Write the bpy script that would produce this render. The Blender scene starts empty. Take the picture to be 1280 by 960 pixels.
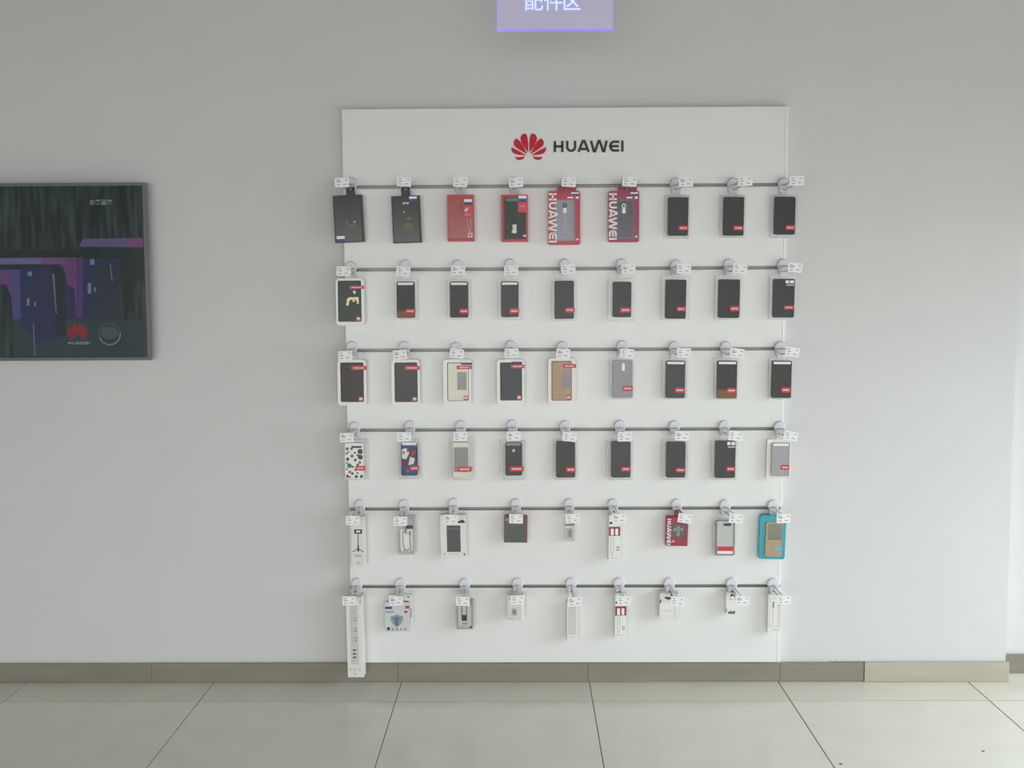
import bpy, math, random
from mathutils import Vector, Matrix
random.seed(7)
S = bpy.context.scene
C = S.collection

# ------------------------------------------------------------------ camera
FPX, PITCH, YAW, ROLL = 1364.0, 0.0844, -0.0106, -0.0050
CAM = Vector((0.0806, -4.5252, 1.6533))
fwd = Vector((math.sin(YAW)*math.cos(PITCH), math.cos(YAW)*math.cos(PITCH), -math.sin(PITCH)))
r0 = Vector((math.cos(YAW), -math.sin(YAW), 0)); u0 = r0.cross(fwd)
RT = math.cos(ROLL)*r0 + math.sin(ROLL)*u0
UP = -math.sin(ROLL)*r0 + math.cos(ROLL)*u0
cd = bpy.data.cameras.new('camera'); cd.sensor_width = 36; cd.lens = FPX*36/1280; cd.clip_start = 0.05
co = bpy.data.objects.new('camera', cd); C.objects.link(co)
co.matrix_world = Matrix(((RT.x, UP.x, -fwd.x, CAM.x), (RT.y, UP.y, -fwd.y, CAM.y), (RT.z, UP.z, -fwd.z, CAM.z), (0, 0, 0, 1)))
S.camera = co

def at(px, py, y):
    """point on the vertical plane y (parallel to the back wall) seen at photo pixel px, py"""
    d = fwd*FPX + RT*(px-640) + UP*(480-py)
    t = (y-CAM.y)/d.y
    return CAM + d*t

# ------------------------------------------------------------------ light
w = bpy.data.worlds.new('world'); S.world = w; w.use_nodes = True
w.node_tree.nodes['Background'].inputs[0].default_value = (0.80, 0.88, 1.0, 1)
w.node_tree.nodes['Background'].inputs[1].default_value = 0.35
ROOM = dict(x0=-5.6, x1=4.4, y1=-11.6, z=3.2)
def area(name, loc, rot, sx, sy, e, col):
    l = bpy.data.lights.new(name, 'AREA'); l.shape = 'RECTANGLE'; l.size = sx; l.size_y = sy; l.energy = e; l.color = col
    o = bpy.data.objects.new(name, l); C.objects.link(o); o.location = loc; o.rotation_euler = rot
    return o
# daylight coming in through the glazed shop front on the right and at the rear
wl = area('window_daylight', (4.30, -3.6, 1.30), (0, math.radians(90-38), 0), 2.0, 6.4, 172, (0.88, 0.95, 1.0)); wl.data.spread = math.radians(120)
sl_ = area('shopfront_daylight', (-0.3, -11.4, 1.25), (math.radians(90-19), 0, 0), 9.0, 2.1, 190, (1.0, 0.985, 0.97)); sl_.data.spread = math.radians(105)
S.view_settings.view_transform = 'Standard'; S.view_settings.look = 'None'
S.view_settings.gamma = 1; S.view_settings.exposure = -0.01; S.view_settings.use_curve_mapping = False

# ------------------------------------------------------------------ materials
def lin(c): return tuple((v/12.92 if v <= .04045 else ((v+.055)/1.055)**2.4) for v in (x/255 for x in c))
MATS = {}
def mat(name, rgb, rough=.5, metal=0., alpha=1., spec=.5, noise=0., nscale=40., stretch=(1, 1, 1), coat=0., emit=None, es=1., bump=0., bscale=200., objrand=0.):
    if name in MATS: return MATS[name]
    m = bpy.data.materials.new(name); m.use_nodes = True; MATS[name] = m
    nt = m.node_tree; b = nt.nodes['Principled BSDF']
    c = lin(rgb)+(1,)
    b.inputs['Base Color'].default_value = c
    b.inputs['Roughness'].default_value = rough; b.inputs['Metallic'].default_value = metal
    b.inputs['Alpha'].default_value = alpha; b.inputs['Specular IOR Level'].default_value = spec
    b.inputs['Coat Weight'].default_value = coat; b.inputs['Coat Roughness'].default_value = .12
    if emit: b.inputs['Emission Color'].default_value = lin(emit)+(1,); b.inputs['Emission Strength'].default_value = es
    if noise or bump or objrand:
        tc = nt.nodes.new('ShaderNodeTexCoord'); mp = nt.nodes.new('ShaderNodeMapping'); mp.inputs['Scale'].default_value = stretch
        nt.links.new(tc.outputs['Object'], mp.inputs[0])
    src = None
    if noise:
        n = nt.nodes.new('ShaderNodeTexNoise'); n.inputs['Scale'].default_value = nscale; n.inputs['Detail'].default_value = 4
        nt.links.new(mp.outputs[0], n.inputs['Vector'])
        mr = nt.nodes.new('ShaderNodeMapRange'); mr.inputs['From Min'].default_value = .3; mr.inputs['From Max'].default_value = .7
        mr.inputs['To Min'].default_value = 1-noise; mr.inputs['To Max'].default_value = 1+noise
        nt.links.new(n.outputs[0], mr.inputs[0]); src = mr.outputs[0]
    if objrand:
        oi = nt.nodes.new('ShaderNodeObjectInfo'); mr2 = nt.nodes.new('ShaderNodeMapRange')
        mr2.inputs['To Min'].default_value = 1-objrand; mr2.inputs['To Max'].default_value = 1+objrand
        nt.links.new(oi.outputs['Random'], mr2.inputs[0])
        if src:
            mm = nt.nodes.new('ShaderNodeMath'); mm.operation = 'MULTIPLY'
            nt.links.new(src, mm.inputs[0]); nt.links.new(mr2.outputs[0], mm.inputs[1]); src = mm.outputs[0]
        else: src = mr2.outputs[0]
    if src:
        hs = nt.nodes.new('ShaderNodeHueSaturation'); hs.inputs['Color'].default_value = c
        nt.links.new(src, hs.inputs['Value']); nt.links.new(hs.outputs[0], b.inputs['Base Color'])
    if bump:
        n2 = nt.nodes.new('ShaderNodeTexNoise'); n2.inputs['Scale'].default_value = bscale
        nt.links.new(mp.outputs[0], n2.inputs['Vector'])
        bp = nt.nodes.new('ShaderNodeBump'); bp.inputs['Strength'].default_value = bump; bp.inputs['Distance'].default_value = .002
        nt.links.new(n2.outputs[0], bp.inputs['Height']); nt.links.new(bp.outputs[0], b.inputs['Normal'])
    return m
M_wall = mat('wall_paint', (213, 213, 212), .75, noise=.012, nscale=3, bump=.08, bscale=220)
M_ceil = mat('ceiling_paint', (95, 95, 94), .9, noise=.01, nscale=3)  # unseen ceiling, made dark grey so less light bounces onto the upper wall
M_tile = mat('polished_floor_tile', (231, 229, 213), .16, spec=.5, noise=.03, nscale=5, objrand=.012)
M_grout = mat('floor_grout', (88, 85, 78), .9, noise=.1)
M_skirt = mat('skirting_stone', (138, 134, 122), .28, noise=.07, nscale=9, stretch=(.3, 1, 3), objrand=.02)
M_skirt2 = mat('clean_skirting_stone', (180, 176, 160), .28, noise=.07, nscale=9, stretch=(.3, 1, 3))
M_mortar = mat('skirting_mortar', (110, 105, 96), .9, noise=.1)
M_panel = mat('gloss_white_laminate', (230, 231, 229), .36, noise=.006, nscale=3)
M_trim = mat('white_edge_trim', (238, 238, 236), .3, noise=.006)
M_groove = mat('groove_aluminium', (150, 150, 147), .45, metal=.3, noise=.03)
M_disc = mat('hook_plastic', (222, 222, 229), .35, noise=.01)
M_saddle = mat('hook_saddle_plastic', (214, 215, 222), .35, noise=.01)
M_wire = mat('chrome_wire', (200, 200, 200), .25, metal=.9, noise=.02)
M_tag = mat('price_tag_card', (240, 240, 240), .5, noise=.01)
M_tagcover = mat('price_tag_print', (158, 158, 162), .6, noise=.02)
M_tagred = mat('price_tag_red_print', (212, 150, 152), .6, noise=.02)
M_clear = mat('clear_blister_plastic', (225, 226, 224), .12, alpha=.30, noise=.01)
M_clearrim = mat('clear_blister_rim', (220, 221, 217), .15, alpha=.42, noise=.01)
M_whitetray = mat('white_card_frame', (236, 235, 230), .4, noise=.01)
M_pinktray = mat('pinkish_card_frame', (238, 226, 223), .4, noise=.02)
M_black = mat('black_case', (40, 41, 41), .38, spec=.42, noise=.15, nscale=30, stretch=(3, 1, .5))
M_black2 = mat('charcoal_case', (52, 52, 51), .45, spec=.42, noise=.12, nscale=30, stretch=(3, 1, .5))
M_navy = mat('dark_blue_black_case', (37, 40, 46), .38, spec=.42, noise=.14, nscale=30, stretch=(3, 1, .5))
M_plum = mat('dark_plum_case', (50, 46, 50), .4, spec=.42, noise=.14, nscale=30, stretch=(3, 1, .5))
M_brownblk = mat('dark_brown_case', (50, 46, 44), .42, spec=.42, noise=.14, nscale=30)
M_greencase = mat('dark_green_case', (40, 54, 47), .4, spec=.42, noise=.14, nscale=30)
M_brown = mat('tan_leather', (130, 88, 55), .5, noise=.12, nscale=60)
M_grey = mat('silver_grey_case', (140, 141, 143), .35, noise=.05, nscale=50, stretch=(4, 1, .3))
M_grey2 = mat('light_grey_case', (160, 160, 164), .4, noise=.04, nscale=50, stretch=(4, 1, .3))
M_midgrey = mat('grey_window_film', (118, 117, 118), .25, noise=.08, nscale=40)
M_tan = mat('tan_flip_case', (176, 152, 122), .45, noise=.06, nscale=40)
M_cream = mat('cream_flip_case', (226, 222, 205), .45, noise=.02)
M_red = mat('red_label', (205, 48, 58), .4, noise=.03)
M_redbox = mat('red_box_card', (186, 42, 54), .35, noise=.05, nscale=20)
M_redfilm = mat('red_box_film', (160, 62, 58), .22, noise=.10, nscale=14)
M_crimson = mat('crimson_box_card', (184, 36, 66), .35, noise=.04, nscale=20)
M_magenta = mat('magenta_red_box_card', (150, 36, 78), .35, noise=.04, nscale=20)
M_pink = mat('pink_red_card', (205, 58, 84), .4, noise=.03)
M_white = mat('white_print', (238, 238, 236), .5, noise=.01)
M_whitebox = mat('white_box_card', (232, 231, 226), .4, noise=.012)
M_greybox = mat('grey_box_card', (158, 157, 152), .4, noise=.03)
M_lgrey = mat('pale_grey_print', (190, 191, 188), .45, noise=.03)
M_mgrey = mat('mid_grey_print', (140, 142, 142), .45, noise=.03)
M_ink = mat('black_ink', (42, 42, 43), .45, noise=.04)
M_blackbox = mat('black_gift_box', (42, 44, 45), .3, spec=.42, noise=.10, nscale=14)
M_blackfilm = mat('black_box_film', (50, 52, 52), .2, spec=.42, noise=.12, nscale=16)
M_gold = mat('gold_print', (98, 88, 66), .4, metal=.2, noise=.3, nscale=60)
M_goldl = mat('pale_gold_print', (196, 188, 142), .35, metal=.2, noise=.2, nscale=60)
M_blue = mat('blue_sticker', (62, 66, 128), .45, noise=.06)
M_bluegrey = mat('pale_blue_print', (178, 188, 200), .4, noise=.03)
M_bluedk = mat('slate_blue_print', (98, 118, 134), .4, noise=.10, nscale=60)
M_teal = mat('teal_plastic', (40, 158, 172), .3, noise=.03)
M_sky = mat('sky_blue_plastic', (108, 178, 205), .3, noise=.03)
M_dotg = mat('green_print', (60, 118, 96), .45, noise=.05)
M_dotk = mat('dark_teal_print', (42, 62, 66), .45, noise=.05)
M_dotr = mat('dusty_red_print', (170, 70, 78), .45, noise=.05)
M_wine = mat('wine_print', (98, 44, 58), .45, noise=.1)
M_royal = mat('royal_blue_print', (56, 76, 118), .45, noise=.1)
M_logored = mat('logo_red', (200, 26, 50), .2, noise=.06, nscale=30)
M_logoblk = mat('logo_black', (34, 33, 34), .3, noise=.02)
M_bezel = mat('tv_bezel', (104, 104, 102), .4, metal=.0, noise=.02)
M_tvback = mat('tv_back', (40, 40, 40), .5, noise=.05)

# ------------------------------------------------------------------ mesh helpers
class MB:
    def __init__(s): s.v = []; s.f = []
    def add(s, v, f):
        o = len(s.v); s.v += [tuple(p) for p in v]; s.f += [tuple(i+o for i in q) for q in f]; return s
    def box(s, x0, x1, y0, y1, z0, z1):
        v = [(x, y, z) for x in (x0, x1) for y in (y0, y1) for z in (z0, z1)]
        return s.add(v, [(0, 1, 3, 2), (4, 6, 7, 5), (0, 4, 5, 1), (2, 3, 7, 6), (0, 2, 6, 4), (1, 5, 7, 3)])
    def prism(s, loop, y0, y1, bev=0.):
        """loop of (x,z), from back y0 to front y1 (<y0); bev narrows the front edge"""
        n = len(loop); cx = sum(p[0] for p in loop)/n; cz = sum(p[1] for p in loop)/n
        layers = [[(x, y0, z) for x, z in loop]]
        if bev:
            layers.append([(x, y1+bev, z) for x, z in loop])
            ex = max(abs(p[0]-cx) for p in loop) or 1; ez = max(abs(p[1]-cz) for p in loop) or 1
            layers.append([(cx+(x-cx)*(1-bev/ex), y1, cz+(z-cz)*(1-bev/ez)) for x, z in loop])
        else: layers.append([(x, y1, z) for x, z in loop])
        v = [p for l in layers for p in l]; f = []
        for k in range(len(layers)-1):
            for i in range(n):
                j = (i+1) % n; f.append((k*n+i, k*n+j, (k+1)*n+j, (k+1)*n+i))
        f.append(tuple(range(n))[::-1]); f.append(tuple((len(layers)-1)*n+i for i in range(n)))
        return s.add(v, f)
    def ring(s, outer, inner, y0, y1):
        n = len(outer)
        v = [(x, y0, z) for x, z in outer]+[(x, y1, z) for x, z in outer]+[(x, y0, z) for x, z in inner]+[(x, y1, z) for x, z in inner]
        f = []
        for i in range(n):
            j = (i+1) % n
            f += [(i, j, n+j, n+i), (2*n+j, 2*n+i, 3*n+i, 3*n+j), (n+i, n+j, 3*n+j, 3*n+i), (j, i, 2*n+i, 2*n+j)]
        return s.add(v, f)
    def tube(s, pts, r, n=8):
        pts = [Vector(p) for p in pts]; base = len(s.v); rings = []
        for i, p in enumerate(pts):
            t = ((pts[min(i+1, len(pts)-1)]-pts[max(i-1, 0)])).normalized()
            a = t.cross(Vector((0, 0, 1)));
            if a.length < 1e-4: a = t.cross(Vector((1, 0, 0)))
            a.normalize(); b = t.cross(a)
            rings.append([p+a*r*math.cos(2*math.pi*k/n)+b*r*math.sin(2*math.pi*k/n) for k in range(n)])
        v = [q for R in rings for q in R]; f = []
        for i in range(len(rings)-1):
            for k in range(n):
                j = (k+1) % n; f.append((i*n+k, i*n+j, (i+1)*n+j, (i+1)*n+k))
        f.append(tuple(range(n))); f.append(tuple((len(rings)-1)*n+k for k in range(n))[::-1])
        return s.add(v, f)
    def stroke(s, pts, t, y0, y1, closed=False):
        """thick polyline in the xz plane as a mitred prism"""
        pts = [p for i, p in enumerate(pts) if i == 0 or (Vector(p)-Vector(pts[i-1])).length > 1e-6]
        n = len(pts); L = []; R = []
        for i in range(n):
            a = Vector(pts[i-1]) if (i or closed) else None; b = Vector(pts[i]); c = Vector(pts[(i+1) % n]) if (i < n-1 or closed) else None
            d1 = (b-a).normalized() if a is not None else None; d2 = (c-b).normalized() if c is not None else None
            if d1 is None: d1 = d2
            if d2 is None: d2 = d1
            nn = Vector((-(d1.y+d2.y), d1.x+d2.x)); nn.normalize()
            k = 1/max(.45, nn.dot(Vector((-d1.y, d1.x))))
            L.append(b+nn*t/2*k); R.append(b-nn*t/2*k)
        m = n if closed else n-1
        v = [(p.x, y, p.y) for y in (y0, y1) for P in (L, R) for p in P]; f = []
        for i in range(m):
            j = (i+1) % n
            f += [(2*n+i, 2*n+j, 3*n+j, 3*n+i), (i, n+i, n+j, j), (i, j, 2*n+j, 2*n+i), (n+j, n+i, 3*n+i, 3*n+j)]
        if not closed: f += [(0, 2*n, 3*n, n), (n-1, 2*n-1, 4*n-1, 3*n-1)]
        return s.add(v, f)
    def mesh(s, name):
        me = bpy.data.meshes.new(name); me.from_pydata(s.v, [], s.f)
        import bmesh
        b = bmesh.new(); b.from_mesh(me); bmesh.ops.recalc_face_normals(b, faces=b.faces); b.to_mesh(me); b.free()
        return me
    def build(s, name, m, parent=None, loc=None, smooth=False):
        return link(name, s.mesh(name), m, parent, loc, smooth)
def link(name, me, m, parent=None, loc=None, smooth=False):
    if m and not me.materials: me.materials.append(m)
    if smooth:
        for p in me.polygons: p.use_smooth = True
    o = bpy.data.objects.new(name, me); C.objects.link(o)
    if parent: o.parent = parent
    if loc: o.location = loc
    return o
def empty(name, loc, rot=(0, 0, 0)):
    o = bpy.data.objects.new(name, None); C.objects.link(o); o.location = loc; o.rotation_euler = rot; o.empty_display_size = .05
    return o
def tag(o, label, cat=None, group=None):
    o['label'] = label
    if cat: o['category'] = cat
    if group: o['group'] = group
    return o
def struct(o, label=None):
    o['kind'] = 'structure'
    if label: o['label'] = label; o['category'] = o.name.split('_')[0].split('.')[0]
    return o
def rr(x0, x1, z0, z1, r, seg=3):
    r = max(1e-5, min(r, (x1-x0)/2-1e-5, (z1-z0)/2-1e-5)); L = []
    for cx, cz, a0 in ((x1-r, z1-r, 0), (x0+r, z1-r, 90), (x0+r, z0+r, 180), (x1-r, z0+r, 270)):
        for k in range(seg+1):
            a = math.radians(a0+90*k/seg); L.append((cx+r*math.cos(a), cz+r*math.sin(a)))
    return L
def ell(cx, cz, rx, rz, n=16):
    return [(cx+rx*math.cos(2*math.pi*k/n), cz+rz*math.sin(2*math.pi*k/n)) for k in range(n)]

# brand lettering as strokes: (list of polylines, advance), letter height 1
def arc(cx, cz, rx, rz, a0, a1, n=8):
    return [(cx+rx*math.cos(math.radians(a0+(a1-a0)*k/n)), cz+rz*math.sin(math.radians(a0+(a1-a0)*k/n))) for k in range(n+1)]
T = .22
GLY = [
    ([[(T/2, 0), (T/2, 1)], [(.85-T/2, 0), (.85-T/2, 1)], [(T/2, .5), (.85-T/2, .5)]], .85),
    ([[(T/2, 1), (T/2, .42)]+arc(.44, .42, .44-T/2, .42-T/2, 180, 360)+[(.88-T/2, 1)]], .88),
    ([[(T*.45, 0), (.46, .97), (.60, .97), (1.06-T*.45, 0)], [(.28, .26), (.80, .26)]], 1.06),
    ([[(T*.45, 1), (.34, .06), (.44, .06), (.74, .96), (.84, .96), (1.12, .06), (1.22, .06), (1.52-T*.45, 1)]], 1.52),
    ([[(.86, 1-T/2), (.42, 1-T/2)]+arc(.42, .5, .42-T/2, .5-T/2, 90, 270)+[(.86, T/2)], [(T/2, .5), (.82, .5)]], .86),
    ([[(T/2, 0), (T/2, 1)]], T),
]
GAPS = [.20, .08, .0, .10, .16, 0]
GW = sum(g[1] for g in GLY)+sum(GAPS)
def brand_letters(width, height):
    """six letters: list of (x offset, polylines scaled, stroke)"""
    k = width/GW; x = 0; out = []
    for (pl, adv), gap in zip(GLY, GAPS):
        out.append([[((x+px)*k, pz*height) for px, pz in p] for p in pl]); x += adv+gap
    return out, T*height
PET = [
    [(289, 340), (262, 303), (247, 276), (243, 252), (252, 235), (268, 227), (280, 232), (286, 250), (290, 290)],
    [(284, 350), (240, 325), (206, 300), (202, 280), (208, 265), (220, 256), (240, 272), (262, 305)],
    [(278, 358), (225, 352), (200, 343), (190, 328), (188, 308), (215, 320), (248, 338)],
    [(270, 364), (262, 376), (245, 384), (228, 384), (216, 377), (209, 367), (240, 366)],
]
def petals(width):
    k = width/211.0; out = []
    for p in PET:
        q = [((x-293)*k, (385-y)*k) for x, y in p]; out.append(q); out.append([(-x, z) for x, z in reversed(q)])
    return out     # origin: bottom centre of the emblem

# ------------------------------------------------------------------ setting
PT = 0.030                      # thickness of the display panel
TS, TX, TY = 0.8, -1.2450, 0.2238
CORNER = 2.1158; STEP = 0.10
BBH = 0.0837
X0, X1, Y1, ZC = ROOM['x0'], ROOM['x1'], ROOM['y1'], ROOM['z']
struct(MB().box(X0-.1, CORNER, 0, .12, 0, ZC).build('wall_back', M_wall), 'pale painted back wall behind the display panel')
struct(MB().box(CORNER-.0, X1+.1, STEP, .22, 0, ZC).build('wall_alcove', M_wall), 'slightly recessed white wall at the right edge')
struct(MB().box(X0-.12, X0, Y1, 0, 0, ZC).build('wall_left', M_wall), 'plain painted side wall')
wr = MB().box(X1, X1+.12, Y1, STEP, 2.45, ZC).box(X1, X1+.12, -.35, STEP, 0, 2.45).box(X1, X1+.12, Y1, -6.9, 0, 2.45)
struct(wr.build('wall_right', M_wall), 'painted wall around the large side window')
struct(MB().box(X0, X1, Y1-.12, Y1, 2.75, ZC).build('wall_front', M_wall), 'painted band above the glazed shop front')
struct(MB().box(X0-.12, X1+.12, Y1-.12, .22, ZC, ZC+.1).build('ceiling', M_ceil), 'plain dark grey shop ceiling')
M_alu = mat('window_aluminium', (150, 150, 150), .4, metal=.7, noise=.02)
wf = MB()
for y in (-6.87, -5.2, -3.6, -2.0, -.38): wf.box(X1, X1+.06, y-.03, y+.03, 0, 2.45)
struct(wf.box(X1, X1+.06, -6.9, -.35, 0, .08).build('window_1', M_alu), 'aluminium framed floor to ceiling side window')

# floor: recessed grout bed carrying single tiles
floor = struct(MB().box(X0, X1, Y1, STEP, -.03, -.0015).build('floor', M_grout), 'pale beige polished tile floor with thin dark joints')
def tile_mesh(w_, d_):
    g = .0016; b = .0012
    x0, x1, y0, y1 = g, w_-g, -d_+g*1.6, -g*1.6
    v = [(x0, y0, -.02), (x1, y0, -.02), (x1, y1, -.02), (x0, y1, -.02), (x0, y0, -b), (x1, y0, -b), (x1, y1, -b), (x0, y1, -b),
         (x0+b, y0+b, 0), (x1-b, y0+b, 0), (x1-b, y1-b, 0), (x0+b, y1-b, 0)]
    f = [(4*k+i, 4*k+(i+1) % 4, 4*k+4+(i+1) % 4, 4*k+4+i) for k in (0, 1) for i in range(4)]+[(8, 9, 10, 11), (3, 2, 1, 0)]
    return MB().add(v, f).mesh('floor_tile')
full = tile_mesh(TS, TS); cut = tile_mesh(TS, TY+STEP); cutl = tile_mesh(TS, TY)
i0 = math.ceil((X0-TX)/TS); i1 = int((X1-TX)/TS)
for i in range(i0, i1):
    x = TX+i*TS
    if x > CORNER-TS: link('floor_tile', cut, M_tile, floor, (x, STEP, 0))
    else: link('floor_tile', cutl, M_tile, floor, (x, 0, 0))
    for j in range(14):
        link('floor_tile', full, M_tile, floor, (x, -TY-j*TS, 0))

# skirting
def skirting(name, xs, y, label, depth=.012):
    base = struct(MB().box(xs[0], xs[-1], y-depth*.55, y, 0, BBH-.004).build(name, M_mortar), label)
    for k in range(len(xs)-1):
        out = .004 if (name == 'baseboard_back' and k == len(xs)-2) else 0
        g = .0012 if (name == 'baseboard_back' and k >= len(xs)-2) else .0004
        m = MB().prism(rr(xs[k]+g, xs[k+1]-g, .001, BBH+(.001 if k % 2 else 0), .001, 1), y-depth*.4, y-depth-out, .0015)
        m.build('skirting_tile', M_skirt2 if out else M_skirt, base)
    return base
xj = [at(p, 840, -.012).x for p in (189, 497, 735, 975, 1080)]
skirting('baseboard_back', [X0, xj[0]-1.6, xj[0]-.8]+xj+[CORNER+.012], 0, 'grey beige stone skirting along the back wall')
skirting('baseboard_alcove', [CORNER+.013, CORNER+.8, CORNER+1.6, X1], STEP, 'grey stone skirting of the recessed wall')
# flaked paint line above one skirting joint
fl = MB(); 
for k in range(12):
    px = 1040+k*3.8; p = at(px, 826, -.002)
    h = .004+.007*random.random()
    fl.prism([(p.x-.008, BBH+.001), (p.x+.009, BBH+.001), (p.x+.007, BBH+h), (p.x+.001, BBH+h*1.3), (p.x-.006, BBH+h*.8)], 0, -.003)
o = fl.build('flaked_plaster', M_wall); tag(o, 'crumbled white paint edge above the skirting joint at the right', 'plaster')

# ------------------------------------------------------------------ display panel
PL, PR, PB, PTOP = -.6527, -.6527+1.8092, .0919, 2.3941
GY = [232.4, 335.8, 436.8, 536.7, 635.5, 732.7]              # groove centre rows at mid panel (photo pixels)
GZ = [at(700, v, -PT).z for v in GY]
GH = .0135
panel = tag(MB().box(PL+.01, PR-.01, -.008, -.0005, PB+.004, PTOP-.004).build('merchandise_display', M_groove),
            'tall glossy white slat panel with six grooves and a red emblem on the wall', 'display panel')
edges = [PTOP]+[e for z in GZ for e in (z+GH/2, z-GH/2)]+[PB]
TRW = .013
for k in range(0, len(edges), 2):
    a, b = edges[k+1], edges[k]
    MB().prism(rr(PL, PR-TRW, a, b, .0012, 1), -.008, -PT, .0012).build('board', M_panel, panel)
for z in GZ:
    g = MB().box(PL+.006, PR-.006, -.0125, -.008, z-GH/2+.0004, z+GH/2-.0004)
    g.box(PL+.006, PR-.006, -PT+.004, -.0125, z+GH/2-.0014, z+GH/2-.0002).box(PL+.006, PR-.006, -PT+.004, -.0125, z-GH/2+.0002, z-GH/2+.0014)
    g.build('groove_insert', M_groove, panel)
for k in range(0, len(edges), 2):
    a, b = edges[k+1], edges[k]
    for xa, xb in ((PR-TRW+.0005, PR),):
        MB().prism(rr(xa, xb, a, b, .001, 1), -.001, -PT, .0008).build('edge_trim', M_trim, panel)
# logo
c = at(661, 200.3, -PT); wdt = (at(683, 190, -PT)-at(639, 190, -PT)).x
for q in petals(wdt):
    o = MB().prism(q, 0, -.003).build('emblem_petal', M_logored, panel, (c.x, -PT, c.z))
a = at(692, 190, -PT).x; b = at(779.5, 190, -PT).x; zt = at(735, 176, -PT).z; zb = at(735, 190, -PT).z
ls, st = brand_letters(b-a, zt-zb)
for l in ls:
    m = MB()
    for p in l: m.stroke(p, st, 0, -.003)
    m.build('logo_letter', M_logoblk, panel, (a, -PT, zb))

# ------------------------------------------------------------------ hooks
ORD = ['first', 'second', 'third', 'fourth', 'fifth', 'sixth', 'seventh', 'eighth', 'ninth']
ROWN = ['top row', 'second row', 'third row', 'fourth row', 'fifth row', 'bottom row']
disc_me = MB().prism(ell(0, 0, .0245, .0245, 24), 0, -.012, .004).mesh('round_plate')
sad_me = MB().prism(rr(-.020, .020, -.038, -.006, .008), 0, -.018, .003).mesh('saddle')
screw_me = MB().prism(ell(0, -.020, .0035, .0035, 8), -.018, -.0195).mesh('screw')
TW, TH = .055, .037
tag_me = MB().prism(rr(-TW/2, TW/2, -TH/2, TH/2, .003), 0, -.0018).mesh('price_tag')
pr = MB()
for (xa, xb, z) in ((-.021, -.010, .010), (-.021, -.006, .001), (.012, .021, .009), (.004, .017, -.008), (-.020, -.008, -.010)):
    pr.box(xa, xb, -.0023, -.0018, z-.0016, z+.0016)
print_me = pr.mesh('tag_print')
pr2 = MB().box(-.022, -.002, -.0022, -.0018, .0035, .006); pr2_me = pr2.mesh('tag_print')
HOOKS = {}
HP = .20            # how far the price tag stands in front of the panel
def hook(r, c_, disc, tagpx, tilt=0., yaw=0.):
    dp = at(disc[0], disc[1], -PT-.012)
    root = empty('display_hook', (dp.x, -PT-.0005, dp.z))
    link('round_plate', disc_me, M_disc, root, smooth=False)
    sd = link('saddle', sad_me, M_saddle, root, (0, -.0005, 0))
    link('screw', screw_me, M_wire, sd)
    tp = at(tagpx[0], tagpx[1], -PT-HP) - root.location
    tip = Vector((tp.x, tp.y+.012, tp.z-.012)); bs = Vector((0, -.012, -.026))
    tip.z = max(tip.z, bs.z-.004) if r < 4 else tip.z
    tip = bs + (tip-bs)
    mid = bs.lerp(tip, .93)
    MB().tube([bs, bs.lerp(tip, .5), mid, mid+Vector((0, -.006, .003)), mid+Vector((0, -.008, .010))], .0026).build('product_prong', M_wire, root, smooth=True)
    b2 = Vector((0, -.010, -.006))
    MB().tube([b2, b2.lerp(Vector((tp.x, tp.y+.001, tp.z+.012)), .6), Vector((tp.x, tp.y+.004, tp.z+.012)), Vector((tp.x, tp.y+.001, tp.z+.008))], .0022).build('tag_prong', M_wire, root, smooth=True)
    t = link('price_tag', tag_me, M_tag, root, tp); t.rotation_euler = (0, math.radians(tilt), yaw)
    link('tag_print', print_me, M_tagcover, t)
    if (r+c_) % 3 == 0: link('tag_print', pr2_me, M_tagred, t)
    tag(root, 'white plastic hook with price tag, %s from left on the %s' % (ORD[c_], ROWN[r].replace('row', 'groove')), 'hook', 'display hooks with price tags')
    HOOKS[r, c_] = (root.location.copy(), bs, tip)
    return root
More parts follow.
